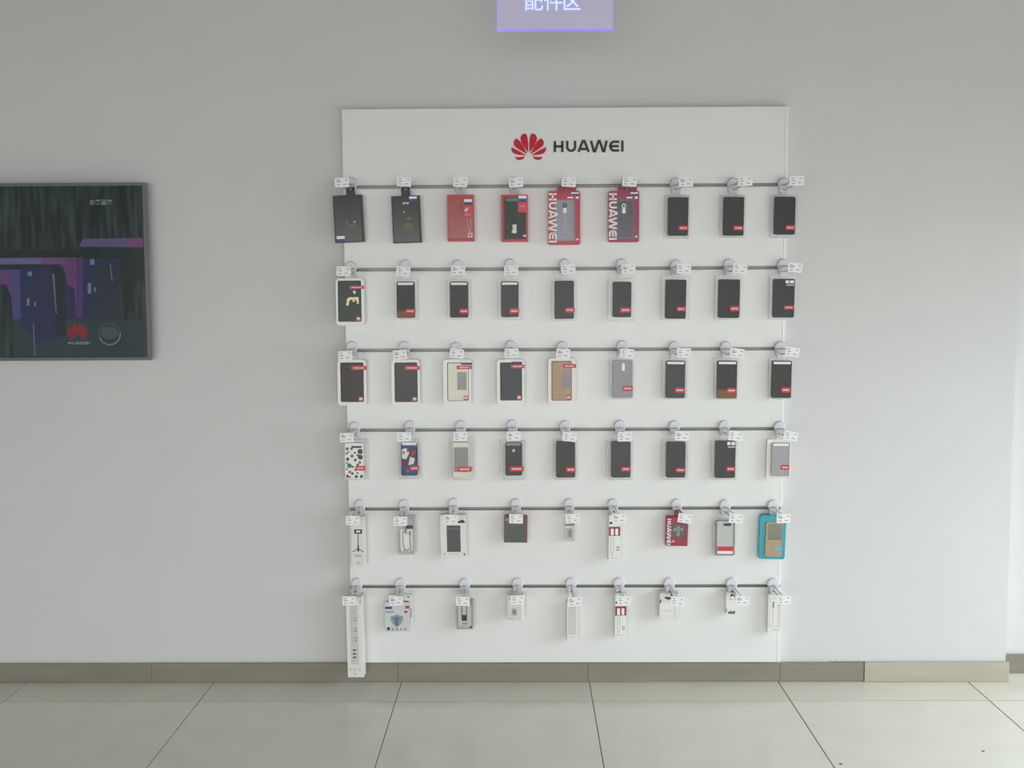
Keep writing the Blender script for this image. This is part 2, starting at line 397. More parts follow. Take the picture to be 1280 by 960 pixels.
HK = [
 [((439, 229), (427.5, 228), 0), ((507, 229), (505, 227), 3), ((575, 229), (575.5, 227.7), 3), ((643, 229), (645, 228), -2), ((708, 229), (711, 227.5), 5), ((784, 229), (787, 227), 5), ((845, 229.5), (857.5, 227.3), -1), ((916.5, 229.5), (931.5, 226.5), -3), ((980, 229.5), (996, 226), -3)],
 [((438.5, 334), (429.5, 339), 3), ((506.5, 332), (504, 339), 7), ((572.5, 332), (572.5, 338), 3), ((637.5, 331), (639, 338), 0), ((706, 331), (710.5, 336.5), -5), ((777, 331), (785.5, 336), -7), ((845, 332), (855, 336), 3), ((911.5, 331), (925, 336), 9), ((979, 331), (994, 334.5), 6)],
 [((439.6, 434), (431.5, 444.5), -2), ((505.6, 434), (500, 443.5), -3), ((570.4, 435), (571, 442), 8), ((638.5, 433), (639.5, 441.5), 0), ((703, 434), (704, 442), 4), ((778, 433), (784, 442), 4), ((843, 434), (855, 441), 0), ((907.7, 434), (921.5, 441.5), 8), ((976, 434), (990.5, 440), 9)],
 [((443.3, 534.6), (433.5, 547), 0), ((512.5, 533), (505.5, 546), 0), ((576, 533), (575.5, 545.5), 0), ((640.6, 532), (642, 545), -2), ((706.7, 533), (712, 546), 6), ((775, 532.5), (781, 546), 0), ((843.3, 533), (852.5, 545), 3), ((905.6, 533), (919.5, 545), 7), ((975, 534), (988.5, 545), 10)],
 [((450, 631.5), (441, 650.5), 0), ((505.3, 631.4), (500.5, 651.5), 0), ((567, 630), (563.5, 649), 2), ((645, 630.5), (645, 648.5), 2), ((712, 630.5), (716, 648), -5), ((766.7, 630.5), (774, 648), 0), ((846.4, 631), (856, 648), 9), ((906.7, 632), (920, 648), 6), ((967, 632), (979.5, 648), 0)],
 [((446, 730), (436.5, 751), 0), ((500.6, 730), (495, 751), 0), ((581, 730), (578.5, 751.5), 3), ((647, 729.5), (647, 750), 0), ((714, 729.5), (718.5, 752), -4), ((774, 729.5), (780, 751), 2), ((837, 729.5), (847, 751.5), 5), ((915, 729.5), (928, 750.5), 5), ((966.7, 730), (980, 750), 0)],
]
for r in range(6):
    for c_ in range(9):
        d, t, ti = HK[r][c_]; hook(r, c_, d, t, ti)

# ------------------------------------------------------------------ goods on the hooks
class Item:
    def __init__(s, r, c_, name, label, cat, box, d=.02, p=.03, tilt=0., yaw=0., group=None):
        """box: photo pixels of the front face; p: gap between panel and the back of the thing; d: its depth"""
        s.r, s.c, s.box, s.d, s.p = r, c_, box, d, p
        yf = -PT-p-d
        x0, y0, x1, y1 = box
        a = at((x0+x1)/2, y1, yf)
        s.k = (at(x1, y1, yf)-at(x0, y1, yf)).x/(x1-x0); s.cx = (x0+x1)/2
        s.kz = (at(s.cx, y0, yf).z-a.z)/(y1-y0); s.y1 = y1
        # keep the hanging edge where it is while the thing leans
        h = (y1-y0)*s.kz
        s.o = empty(name, (a.x-h/2*math.sin(tilt), -PT-p, a.z), (0, tilt, yaw)); tag(s.o, label, cat, group)
        s.h = h; s.w = (x1-x0)*s.k
    def X(s, px): return (px-s.cx)*s.k
    def Z(s, py): return (s.y1-py)*s.kz
    def rect(s, b, r=.6):
        return rr(s.X(b[0]), s.X(b[2]), s.Z(b[3]), s.Z(b[1]), r*s.k)
    def slab(s, name, b, y0, d, m, r=.6, bev=0., parent=None, label=None):
        """b in photo pixels; y0: distance of its back in front of the thing's back; d: depth"""
        o = MB().prism(s.rect(b, r), -y0, -y0-d, bev).build(name, m, parent or s.o)
        if label: o['label'] = label
        return o
    def frame(s, name, b, i, y0, d, m, r=.6, ri=.5, parent=None, label=None):
        o = MB().ring(s.rect(b, r), s.rect(i, ri), -y0, -y0-d).build(name, m, parent or s.o)
        if label: o['label'] = label
        return o
    def strokes(s, name, pls, tpx, y0, m, parent=None, d=.0004, closed=False):
        mb = MB()
        for pl in pls: mb.stroke([(s.X(x), s.Z(y)) for x, y in pl], tpx*s.k, -y0, -y0-d, closed)
        return mb.build(name, m, parent or s.o)
    def polys(s, name, ps, y0, m, parent=None, d=.0004):
        for p in ps: o = MB().prism([(s.X(x), s.Z(y)) for x, y in p], -y0, -y0-d).build(name, m, parent or s.o)
        return o
    def prong(s, y):
        """where the product prong passes the plane at distance y in front of the thing's back, in local coordinates"""
        loc, bs, tip = HOOKS[s.r, s.c]
        yy = (-PT-s.p-y)-loc.y
        t = (yy-bs.y)/(tip.y-bs.y)
        q = loc+bs.lerp(tip, t)
        d = q-s.o.location; ti = s.o.rotation_euler.y
        return d.x*math.cos(ti)-d.z*math.sin(ti), d.x*math.sin(ti)+d.z*math.cos(ti)
    def tab(s, m, wpx=9, y0=.0, d=.0012, top=None):
        x, z = s.prong(y0+d/2); wd = wpx*s.k; t = s.h if top is None else s.Z(top)
        x = max(-s.w/2+wd/2, min(s.w/2-wd/2, x))
        z1 = max(z+.009, t+.004); zi0 = z-.005; zi1 = z+.005
        z0 = min(t-.001, zi0-.003)
        xp = s.prong(y0+d/2)[0]; half = max(.006, abs(xp-x)+.005)
        if half > wd/2-.002: wd = 2*half+.006
        o = MB().ring(rr(x-wd/2, x+wd/2, z0, z1, .004), rr(x-half, x+half, zi0, zi1, .004), -y0, -y0-d).build('hang_tab', m, s.o)
        return o
    def label_(s, b, y0, m=None, txt=True):
        o = s.slab('brand_label', b, y0, .0005, m or M_red, .8)
        o['label'] = 'small red label with white print'
        w_ = b[2]-b[0]; h_ = b[3]-b[1]; mb = MB(); n = 6
        for k in range(n):
            xa = b[0]+w_*(.16+.7*k/n); xb = xa+w_*.7/n*.62
            if k in (1, 4): mb.prism(rr(s.X(xa), s.X(xb), s.Z(b[1]+h_*.68), s.Z(b[1]+h_*.34), 1e-4, 1), -y0-.0005, -y0-.0008)
            else: mb.prism(rr(s.X(xa), s.X(xb), s.Z(b[1]+h_*.64), s.Z(b[1]+h_*.36), 1e-4, 1), -y0-.0005, -y0-.0008)
        mb.build('print', M_white, o)
        return o
    def emblem(s, b, y0, bg=None, fg=None):
        """little square with the petal emblem"""
        if bg: s.slab('emblem_square', b, y0, .0004, bg, .4)
        wd = (b[2]-b[0])*.86*s.k; mb = MB(); x, z = s.X((b[0]+b[2])/2), s.Z(b[3])+((b[3]-b[1])*s.kz-wd*.76)/2
        for q in petals(wd): mb.prism([(x+u, z+v) for u, v in q], -y0-.0004, -y0-.0008)
        return mb.build('emblem', fg or M_white, s.o)
    def brand_vertical(s, b, y0, m):
        """brand word reading downwards inside pixel box b"""
        L, st = brand_letters((b[3]-b[1])*s.kz, (b[2]-b[0])*s.k); mb = MB(); x0 = s.X(b[0]); zt = s.Z(b[1])
        for l in L:
            for p in l: mb.stroke([(x0+pz, zt-px) for px, pz in p], st*1.0, -y0, -y0-.0005)
        return mb.build('brand_lettering', m, s.o)
    def brand_line(s, b, y0, m, parent=None):
        L, st = brand_letters((b[2]-b[0])*s.k, (b[3]-b[1])*s.kz); mb = MB(); x0 = s.X(b[0]); zb = s.Z(b[3])
        for l in L:
            for p in l: mb.stroke([(x0+px, zb+pz) for px, pz in p], st, -y0, -y0-.0004)
        return mb.build('brand_lettering', m, parent or s.o)
    def sticker(s, b, y0):
        h_ = b[3]-b[1]; mid = b[1]+h_*.5
        st = s.slab('sticker', b, y0, .0004, M_white, .2, label='small white and blue security sticker')
        s.slab('sticker_band', (b[0], mid, b[2], b[3]), y0+.0004, .0003, M_blue, .2, parent=st)

def slim(r, c_, outer, case, m, lab, look, bar=False, band=None, tilt=0., white_print=None, tray=None, cat='phone case', redlab=None, **kw):
    """phone case in a clear hanging blister"""
    it = Item(r, c_, 'phone_case_pack', '%s, %s in the %s' % (look, ORD[c_], ROWN[r]), cat, outer, d=.014, p=.022, tilt=tilt, group='phone cases hanging in clear blister packs')
    trm = tray or M_clear; rim = tray or M_clearrim
    it.slab('tray', (outer[0]+1, outer[1]+1, outer[2]-1, outer[3]-1), .0005, .0012, trm, 2)
    it.frame('tray_rim', outer, (outer[0]+1.3, outer[1]+1.3, outer[2]-1.3, outer[3]-1.3), 0, .005, rim, 2.2, 1.4)
    body = it.slab('case', case, .002, .0105, m, 2.0, .0015)
    f = .0125
    # soft raised edge of the case
    it.frame('case_edge', case, (case[0]+1.1, case[1]+1.1, case[2]-1.1, case[3]-1.1), .0085, .0046, m, 2.0, 1.3, parent=body)
    if bar:
        it.slab('camera_slot', (case[0]+1.4, case[1]+1.2, case[2]-1.4, case[1]+4.2), f, .0012, M_white, .9, parent=body, label='white strip showing through the camera slot')
    if band:
        it.slab('leather_band', (case[0]+.3, band, case[2]-.3, case[3]-.3), f, .0010, M_brown, 1.6, parent=body, label='tan leather band across the lower end')
    if white_print:
        b = white_print; h_ = (b[3]-b[1])
        it.slab('print', (b[0], b[1], b[0]+(b[2]-b[0])*.42, b[1]+h_*.55), f+.001, .0004, M_white, .3, parent=body)
        it.slab('print', (b[0]+(b[2]-b[0])*.52, b[1], b[2], b[1]+h_*.55), f+.001, .0004, M_white, .3, parent=body)
        it.slab('print', (b[0]+1, b[1]+h_*.75, b[2], b[3]), f+.001, .0004, M_lgrey, .3, parent=body)
    it.label_(lab, f+.0012)
    it.tab(M_clear, 10)
    it.body = body; it.f = f
    return it
def carded(r, c_, outer, case, m, lab, look, emb=True, tray=None, sticker=None, tilt=0.):
    """phone case in a thick pale frame card"""
    it = Item(r, c_, 'phone_case_pack', '%s, %s in the %s' % (look, ORD[c_], ROWN[r]), 'phone case', outer, d=.018, p=.022, tilt=tilt, group='phone cases in pale frame cards')
    it.frame('card_frame', outer, (case[0]-.8, case[1]-.8, case[2]+.8, case[3]+.8), 0, .014, tray or M_whitetray, 4.2, 1.5)
    it.slab('backing', (outer[0]+2, outer[1]+2, outer[2]-2, outer[3]-2), .001, .002, M_lgrey, 3)
    it.body = it.slab('case', case, .003, .012, m, 1.4, .0015)
    it.label_(lab, .0152)
    if emb: it.emblem((case[2]-5.8, case[3]-6, case[2]-.3, case[3]-.3), .0152, M_redbox, M_white)
    if sticker: it.sticker(sticker, .0152)
    it.tab(M_clearrim, 12, .002)
    it.f = .015
    return it

# ---- top row
def gift_black(c_, box, tab, tilt, st, gold, look, yaw=0.):
    it = Item(0, c_, 'gift_box', look, 'box', box, d=.028, p=.02, tilt=tilt, yaw=yaw, group='black hanging gift boxes')
    x0, y0, x1, y1 = box
    it.slab('carton', box, 0, .0265, M_blackbox, .5, .0008)
    it.frame('front_edge', box, (x0+1.2, y0+1.2, x1-2.4, y1-1.2), .0265, .0012, M_ink, .5, .4)
    it.slab('window_film', (x0+1.2, y0+1.2, x1-2.4, y1-1.2), .0266, .0004, M_blackfilm, .4)
    for nm, pl, m in gold: it.polys(nm, pl, .0271, m)
    it.sticker(st, .0272)
    it.tab(M_ink, 11, .012, .0015)
    return it
def blob(cx, cy, rx, ry, n=11, j=.35, seed=0):
    R = random.Random(seed); return [(cx+rx*(1-j*R.random())*math.cos(2*math.pi*k/n), cy+ry*(1-j*R.random())*math.sin(2*math.pi*k/n)) for k in range(n)]
gift_black(0, (417.8, 243.8, 454.2, 303), 0, math.radians(-2.2), (420, 294.5, 430, 302), [('gold_motif', [blob(440, 283, 7.5, 4.5, seed=1), blob(434, 279, 3, 4, seed=5)], M_gold), ('gold_highlight', [blob(443.5, 277.5, 1.6, 1.1, seed=2)], M_goldl)],
           'black gift box with faint gold motif and sticker at its lower left corner')
g2 = gift_black(1, (490.6, 244.7, 526, 303.6), 0, math.radians(-1.8), (513, 245.5, 522.5, 252), [('gold_motif', [blob(509, 283, 9, 6, seed=3), blob(512, 274, 4, 4, seed=4)], M_gold), ('gold_highlight', [blob(506, 264.8, 1.6, .9, seed=6), blob(513.5, 276, 1.2, 1.2, seed=9)], M_goldl)],
                'black gift box with faint gold motif and sticker at its upper right corner')
g2.slab('print', (504.5, 252.6, 508.3, 255.2), .0272, .0004, M_lgrey, .4); g2.slab('print', (509, 252.6, 512.5, 255.2), .0272, .0004, M_lgrey, .4)

it = Item(0, 2, 'case_box', 'all red phone case box with white cable drawing, in the top row', 'box', (559.4, 243.3, 592.7, 301.7), d=.026, p=.02)
it.slab('carton', it.box, 0, .0245, M_redbox, .5, .0008)
it.frame('front_edge', it.box, (561.2, 245.2, 590.9, 299.6), .0245, .0012, M_redbox, .5, .4)
it.slab('window_film', (561.2, 245.2, 590.9, 299.6), .0246, .0004, M_redfilm, .4)
it.slab('fold_line', (560.5, 298, 591.8, 299.2), .0252, .0004, mat('dark_red_print', (120, 36, 36), .4, noise=.1), .3)
it.slab('pink_flap', (579.8, 257.5, 590.8, 270.5), .0252, .0006, M_pink, .5)
it.slab('print', (581.5, 261, 583.6, 264.5), .0259, .0003, M_white, .3); it.slab('print', (584, 259.6, 585.2, 263), .0259, .0003, M_white, .3)
it.slab('print', (581, 267.5, 588, 268.8), .0259, .0003, mat('pale_pink_print', (226, 150, 158), .5, noise=.02), .2)
it.sticker((580.5, 249, 590.5, 256.2), .0255)
it.polys('green_leaf', [blob(576.8, 259.5, 2.2, 4.2, seed=11)], .0252, mat('olive_print', (96, 106, 70), .5, noise=.1))
it.strokes('cable_drawing', [[(584.3, 272), (585.2, 283), (587, 291.5)], [(589, 272), (588.6, 283), (587.6, 291.5)]], .8, .0252, mat('pale_pink_print', (226, 150, 158)))
it.strokes('cable_drawing', [[(585.5, 291.8), (590, 291.8), (590, 296.2), (585.5, 296.2)]], .9, .0252, M_white, closed=True)
it.tab(M_clearrim, 10, .012)

it = Item(0, 3, 'case_box', 'red framed phone case box with dark green window and cream tag', 'box', (626.7, 243.3, 660, 302.3), d=.026, p=.02)
it.slab('carton', it.box, 0, .0245, M_redbox, .5, .0008)
it.frame('front_edge', it.box, (630.5, 246.5, 657, 298.5), .0245, .0014, M_redbox, .5, .4)
it.slab('window_film', (630.5, 246.5, 657, 298.5), .0246, .0004, M_greencase, .4)
it.frame('inner_edge', (629.3, 245.4, 658, 299.6), (630.2, 246.2, 657.2, 298.8), .0258, .0004, mat('dark_red_print', (120, 36, 36)), .4, .4)
it.slab('top_strip', (632.5, 247.5, 655, 251.5), .0252, .0004, mat('pale_green_print', (86, 118, 102), .4, noise=.1), .3)
it.sticker((648.5, 244.7, 658.3, 251.8), .0263)
it.slab('pink_flap', (647.5, 252.5, 659.2, 265.5), .0261, .0005, M_pink, .5)
it.slab('print', (650, 257, 657, 258.2), .0267, .0003, mat('pale_pink_print', (226, 150, 158)), .2)
it.polys('cream_tag', [[(640.5, 281), (645.5, 280), (646, 291), (642.5, 291.8), (639.2, 290.5), (641, 287)]], .0253, M_cream)
it.emblem((653.2, 292, 658.2, 297.5), .0262, None, M_white)
it.tab(M_clearrim, 10, .012)

def hw_box(c_, box, win, m, wm, look, gadget):
    it = Item(0, c_, 'case_box', look, 'box', box, d=.022, p=.02, group='red boxes with vertical white brand lettering')
    x0, y0, x1, y1 = box
    it.frame('carton', box, win, 0, .021, m, 2.2, .6)
    it.slab('backing', (x0+1, y0+1, x1-1, y1-1), .0005, .006, M_ink, 1.5)
    it.slab('window_film', win, .008, .010, wm, .6)
    it.frame('window_edge', (win[0]-.8, win[1]-.8, win[2]+.8, win[3]+.8), win, .021, .0006, M_midgrey, .6, .5)
    it.brand_vertical((x0+.6, y0+3, x0+10.4, y1-3), .0212, M_white)
    it.sticker((x1-11, y0+1.6, x1-1.5, y0+6), .0212)
    it.slab('print', (x1-16, y0+7.6, x1-8.5, y0+9.4), .0212, .0003, M_white, .2); it.slab('print', (x1-5.5, y0+7.2, x1-2, y0+10), .0212, .0003, M_white, .2)
    it.strokes('edge_line', [[(x0+12, y0+5.2), (x0+12, y0+1.6), (x1-2.5, y0+1.6)]], .7, .0212, M_wine)
    it.emblem((x1-5.6, y1-9, x1-1.2, y1-4.5), .0212, None, M_white)
    gx = (win[0]+win[2])/2
    ring_m = M_ink if gadget == 0 else M_white
    g = it.slab('ring_holder', (gx-2.2, win[1]+9.5, gx+2.2, win[1]+16), .018, .003, M_white, 1)
    mb = MB().ring([(it.X(gx)+u, it.Z(win[1]+6.8)+v) for u, v in ell(0, 0, 2.7*it.k, 2.9*it.k, 14)], [(it.X(gx)+u, it.Z(win[1]+6.8)+v) for u, v in ell(0, 0, 1.5*it.k, 1.6*it.k, 14)], -.018, -.0205)
    mb.build('finger_ring', M_ink if gadget == 0 else M_white, it.o)
    it.slab('strap', (gx-2.6, win[1]+16, gx+2.6, win[3]-9), .018, .0012, mat('lilac_grey_film', (150, 148, 168), .3, noise=.06) if gadget == 0 else mat('slate_strap', (84, 84, 104), .35, noise=.06), 1)
    mb = MB().ring([(it.X(gx)+u, it.Z(win[3]-7)+v) for u, v in ell(0, 0, 5.6*it.k, 4.6*it.k, 16)], [(it.X(gx)+u, it.Z(win[3]-7)+v) for u, v in ell(0, 0, 4.4*it.k, 3.4*it.k, 16)], -.018, -.0188)
    mb.build('round_print', mat('lilac_grey_film', (150, 148, 168)) if gadget == 0 else mat('slate_strap', (84, 84, 104)), it.o)
    it.tab(m, 24, .010, .0015)
    return it
hw_box(4, (685.6, 238.5, 725.2, 306), (694, 250, 718, 300.5), M_crimson, mat('grey_lilac_window', (142, 142, 150), .25, noise=.06), 'bright crimson case box with vertical white lettering and pale grey window', 0)
hw_box(5, (760.6, 238.5, 798.8, 302.6), (768.5, 250.5, 791, 297), M_magenta, mat('dark_window', (70, 74, 76), .25, noise=.1), 'magenta red case box with vertical white lettering and dark window', 1)
slim(0, 6, (831.7, 243, 862, 298.5), (835, 246.5, 860, 294.6), M_navy, (848.3, 282, 860.6, 287.8), 'dark blue black phone case in clear blister', tilt=math.radians(.5))
slim(0, 7, (900.6, 243, 931.3, 297.2), (904.2, 246.2, 929.6, 294.4), M_black2, (916.8, 282, 929.4, 287.8), 'charcoal phone case in clear blister', tilt=math.radians(.6))
slim(0, 8, (963.8, 242.5, 996.6, 297.4), (967.8, 246, 993.6, 293.2), M_navy, (982, 281.5, 993.8, 287.3), 'dark slate phone case in clear blister', tilt=math.radians(.6))

# ---- second row
it = carded(1, 0, (420.3, 348, 455.6, 407), (423.6, 351.3, 451.2, 401.6), M_greencase, (437.6, 357.2, 455.8, 361.2), 'dark green phone case with gold squiggle in white frame card')
it.polys('gold_motif', [[(433, 382), (434, 374), (437, 371.5), (448.5, 371.5), (449, 379.5), (446.8, 380), (445.8, 375), (444, 374.6), (443.5, 377.5), (441.6, 377.5), (440.8, 374.4), (437.5, 375), (436, 381.8)]], .0152, M_goldl)
it.polys('white_spot', [blob(443.6, 365.2, 2, 2.4, seed=8)], .0152, M_white)
slim(1, 1, (493.5, 348.5, 521.5, 400.5), (496.2, 352, 518.5, 397.5), M_black2, (506.8, 386.4, 519.2, 391.4), 'black phone case with white slot and tan leather end', bar=True, band=388.6)
slim(1, 2, (559.8, 349.4, 587.8, 400.8), (562.6, 352, 585.4, 397), M_brownblk, (574.5, 386, 585.8, 391.8), 'dark brown black phone case with white slot', bar=True)
slim(1, 3, (623.2, 349.4, 651.4, 400.8), (626.5, 351.8, 648.3, 396.5), M_black, (637, 385.6, 649, 391.8), 'plain black phone case with white slot', bar=True)
slim(1, 4, (690.5, 348.4, 720, 401.8), (693.3, 351, 717.4, 398.6), M_black, (706.5, 384.4, 718.4, 390.6), 'glossy black phone case in clear blister')
slim(1, 5, (760.8, 347.5, 792.2, 402.8), (766, 352.2, 789, 396.5), M_plum, (775.4, 384.4, 789, 390.6), 'dark plum phone case in wide clear blister', tilt=math.radians(.5))
slim(1, 6, (827.6, 345.4, 862.4, 400.8), (831.8, 349.6, 857.4, 398.4), M_black2, (846.2, 383.4, 857, 388.8), 'charcoal streaked phone case in clear blister', tilt=math.radians(.8))
slim(1, 7, (894.4, 344.4, 927.2, 400.8), (898, 349.2, 924.4, 397.5), M_black2, (912.4, 382.6, 924.6, 388.8), 'dull charcoal phone case in clear blister', tilt=math.radians(.7))
slim(1, 8, (962.4, 344.4, 996, 400), (966.2, 348.6, 992.7, 397), M_navy, (980, 381.8, 992.4, 386.8), 'dark phone case with white print at its top right', tilt=math.radians(.7), white_print=(981, 350.5, 991.6, 357))

# ---- third row
carded(2, 0, (422.3, 449.6, 458, 507), (426.7, 453.8, 454.2, 502), M_brownblk, (440, 457.4, 458.8, 462.6), 'dark brown phone case in white frame card')
carded(2, 1, (489.6, 449.6, 525, 506.4), (494.2, 453.8, 521.4, 502), M_black, (506.3, 457.4, 525, 462.6), 'black phone case in white frame card')
it = carded(2, 2, (554.2, 449.2, 589.2, 506), (560, 453.8, 585.4, 500.6), M_cream, (571.3, 457, 590, 461.6), 'cream flip case with grey window in white frame card', sticker=(577, 450.6, 590.5, 456.2))
it.slab('view_window', (571.9, 465.3, 583.4, 487.5), .0152, .0006, M_midgrey, .4, parent=it.body)
it = carded(2, 3, (621.3, 449.2, 655.6, 506), (626, 453.8, 652, 500), M_navy, (639, 455.8, 655.8, 460.4), 'blue black phone case with sticker in white frame card', sticker=(640.6, 450.4, 653, 454))
it = carded(2, 4, (685.2, 447.6, 719.8, 505.4), (690.2, 452, 714, 500), M_tan, (703.6, 455.2, 720.2, 460), 'tan flip case with mauve window in pinkish frame card', tray=M_pinktray)
it.slab('view_window', (703.2, 463.2, 713, 485), .0152, .0006, mat('mauve_window', (122, 104, 114), .25, noise=.08), .4, parent=it.body)
it = slim(2, 5, (762.6, 449.2, 791.8, 499.6), (766.2, 450.6, 790.6, 497), M_grey, (778.2, 482.4, 791, 488.8), 'silver grey phone case with white camera slot')
it.slab('camera_slot', (777.2, 453.8, 780.8, 463.8), .0125, .001, M_white, 1.6, parent=it.body)
slim(2, 6, (828.2, 448, 859.4, 499.6), (832.3, 451, 856.2, 497.5), M_black, (843.8, 484.6, 856, 490.8), 'black phone case with white slot in clear blister', bar=True, tilt=math.radians(.6))
slim(2, 7, (893.4, 448, 923, 500.2), (896.4, 451, 920.8, 498), M_black2, (908.8, 485, 920.4, 491.2), 'charcoal phone case with white slot and tan leather end', bar=True, band=487.2, tilt=math.radians(.5))
slim(2, 8, (961.6, 448, 990.8, 499.8), (964.6, 451, 989, 497.5), M_brownblk, (976.6, 484, 988.2, 490.8), 'dark brown phone case with white slot in clear blister', bar=True, tilt=math.radians(.7))

# ---- fourth row
it = slim(3, 0, (429.2, 549.6, 459.4, 600.6), (431.8, 554, 454.8, 598.6), M_white, (444.4, 582.4, 456.8, 588.2), 'white phone case with coloured dots in clear blister')
R = random.Random(21)
dots = {M_dotk: [(451, 564.5, 3), (451, 571.5, 2.8), (434.5, 561, 1.6), (435, 574, 1.9), (445.5, 596, 1.8), (452, 596, 2), (441, 583.5, 1.2), (434, 595.5, 2), (433.6, 567, 1.3)],
        M_dotg: [(437, 582, 2.6), (444.5, 575, 1.8), (440, 561, 1.5), (433.8, 578.5, 1.2), (444, 566, 1.3), (440.6, 592, 1.6), (447.5, 581, 1.6)],
        M_dotr: [(440.5, 570, 1.8), (437.5, 590, 1.6), (444.6, 587.5, 1.3), (450, 578, 1.6), (437.5, 596.5, 1.2), (436, 565, 1.1), (447.6, 569, 1.4), (433.8, 586.5, 1.2), (447, 591.5, 1.2)]}
for m, l in dots.items():
    for x, y, q in l:
        it.polys('dot', [blob(x, y, q*1.22, q*1.22, 10, .12, int(x*10))], .0126, m, parent=it.body)
it.sticker((440, 554.8, 452.6, 560), .0130)
it = slim(3, 1, (498, 549.6, 525.4, 599.8), (501.8, 554.8, 522, 594.6), M_royal, (512.6, 582.4, 524, 588.2), 'phone case with blue, wine and cream patches')
it.polys('pattern_patch', [[(502.2, 562), (508, 560), (512, 566), (508, 574), (503, 573)], [(513, 571), (519, 573), (517, 580), (510.5, 581.5)]], .0126, M_cream, parent=it.body)
it.polys('pattern_patch', [[(512, 563), (521.4, 560.5), (521.6, 577), (518, 572), (513, 569)], [(502.4, 574), (509, 575), (511, 583), (504, 585)]], .0127, M_wine, parent=it.body)
it.polys('pattern_patch', [blob(516, 567, 2, 3.4, seed=31), blob(505, 566, 1.6, 2.6, seed=32)], .0131, M_dotr, parent=it.body)
it.polys('pattern_patch', [blob(519, 585, 2.4, 3, seed=33), blob(505.5, 590, 2.6, 2.6, seed=34)], .0131, M_dotk, parent=it.body)
it.polys('pattern_patch', [blob(510, 589, 2, 2.6, seed=35), blob(509.5, 564, 1.4, 1.6, seed=36), blob(519, 565, 1.3, 2.2, seed=37)], .0131, M_bluedk, parent=it.body)
it.sticker((503.5, 553, 521, 560), .0132)
it = slim(3, 2, (561.4, 548.6, 592.8, 601.2), (566.6, 553.2, 586.6, 596.6), M_cream, (572, 583.4, 590, 589.6), 'cream edged phone case with grey centre, wide blister')
it.slab('centre_panel', (567.6, 559.2, 585.6, 590.2), .0125, .0008, M_midgrey, .6, parent=it.body)
it = slim(3, 3, (625.4, 550.4, 656.8, 601.2), (632, 553.2, 652.8, 594.5), M_brownblk, (637.2, 583, 654.6, 589.2), 'dark brown phone case with round white camera hole')
it.slab('camera_band', (633.4, 553.6, 651.2, 557), .0125, .0012, M_midgrey, .9, parent=it.body)
MB().prism([(it.X(642.3)+u, it.Z(563.2)+v) for u, v in ell(0, 0, 1.9*it.k, 1.9*it.k, 14)], -.0125, -.0136).build('camera_hole', M_lgrey, it.body)
slim(3, 4, (691.8, 549.6, 721, 600.6), (695.2, 551.8, 718.8, 597), M_brownblk, (707.7, 584, 719.4, 590.2), 'plain dark brown phone case in clear blister')
slim(3, 5, (758.8, 549.6, 790.2, 601), (764, 551.8, 788, 597), M_black, (776.8, 583.4, 788.2, 589.2), 'black phone case in wide clear blister', tilt=math.radians(.3))
slim(3, 6, (827.6, 549.6, 860.4, 600.8), (832.8, 552.4, 856.6, 597), M_brownblk, (844.8, 585, 856.4, 590.2), 'dark brown phone case in wide clear blister', tilt=math.radians(.4))
slim(3, 7, (889.6, 549.6, 921, 600.8), (893.8, 551.2, 918.8, 597.5), M_black, (908, 583.4, 919, 588.8), 'black phone case with white print at its top right', white_print=(908.4, 552.4, 918.2, 559.6), tilt=math.radians(.6))
it = slim(3, 8, (958.8, 549.6, 988.6, 599.8), (964.2, 553.8, 986.6, 595.4), M_grey2, (976, 581.3, 986.6, 587.1), 'light grey phone case in white edged blister', tray=M_whitetray, tilt=math.radians(.8))
it.slab('top_strip', (966, 554.6, 985, 557.4), .0125, .0008, M_white, .6, parent=it.body)

# ---- fifth row
it = Item(4, 0, 'tripod_box', 'narrow white box printed with a black phone tripod', 'box', (440.2, 645.4, 457, 708.4), d=.03, p=.02, yaw=math.radians(-6))
it.slab('carton', it.box, 0, .03, M_whitebox, .4, .0006)
it.frame('tripod_print', (444.4, 661.8, 454.4, 667), (446.6, 663, 452.2, 665.6), .0302, .0004, M_ink, .4, .3)
it.strokes('tripod_print', [[(449.2, 667), (449.2, 689.6)]], .9, .0302, M_ink)
it.strokes('tripod_print', [[(449.2, 681.5), (449.2, 689.6)], ], 1.7, .0302, M_ink)
it.strokes('tripod_print', [[(442.2, 689.7), (449.2, 686)], [(456, 689.7), (449.2, 686)]], .9, .0302, M_ink)
for x, y, w_ in ((443.5, 693.4, 10), (444.5, 695, 8.5), (447.6, 702.6, 2.6), (447.2, 704, 3.4)): it.slab('print', (x, y, x+w_, y+.7), .0302, .0003, M_mgrey, .2)
it.tab(M_whitebox, 10, .01, .0015)

it = Item(4, 1, 'earphone_pack', 'small clear box with white wired earphones inside', 'earphones', (497, 645, 519.4, 693.6), d=.02, p=.02)
it.slab('backing', (498, 646, 518.4, 692.6), .0005, .002, M_lgrey, .6)
it.frame('clear_sleeve', it.box, (498.2, 646.2, 518.2, 692.4), 0, .02, M_clearrim, .8, .5)
it.slab('inner_card', (500.5, 662, 516, 690), .003, .006, M_whitebox, 1)
it.strokes('earphone_cable', [[(504, 664), (503.6, 676), (505, 686), (509, 689), (513, 686), (512.6, 672), (512.4, 667)]], 1.0, .009, M_mgrey, d=.002)
it.slab('earbud', (506, 662, 508.6, 667.5), .009, .005, M_mgrey, 1); it.slab('earbud', (511.4, 664.5, 513.8, 669.5), .009, .005, M_mgrey, 1)
it.slab('sticker', (507.6, 657.4, 516.4, 660.8), .0182, .0005, M_ink, .3)
for x in (499.5, 504.5, 513): it.slab('print', (x, 687.6, x+2, 689.4), .0182, .0004, M_mgrey, .4)
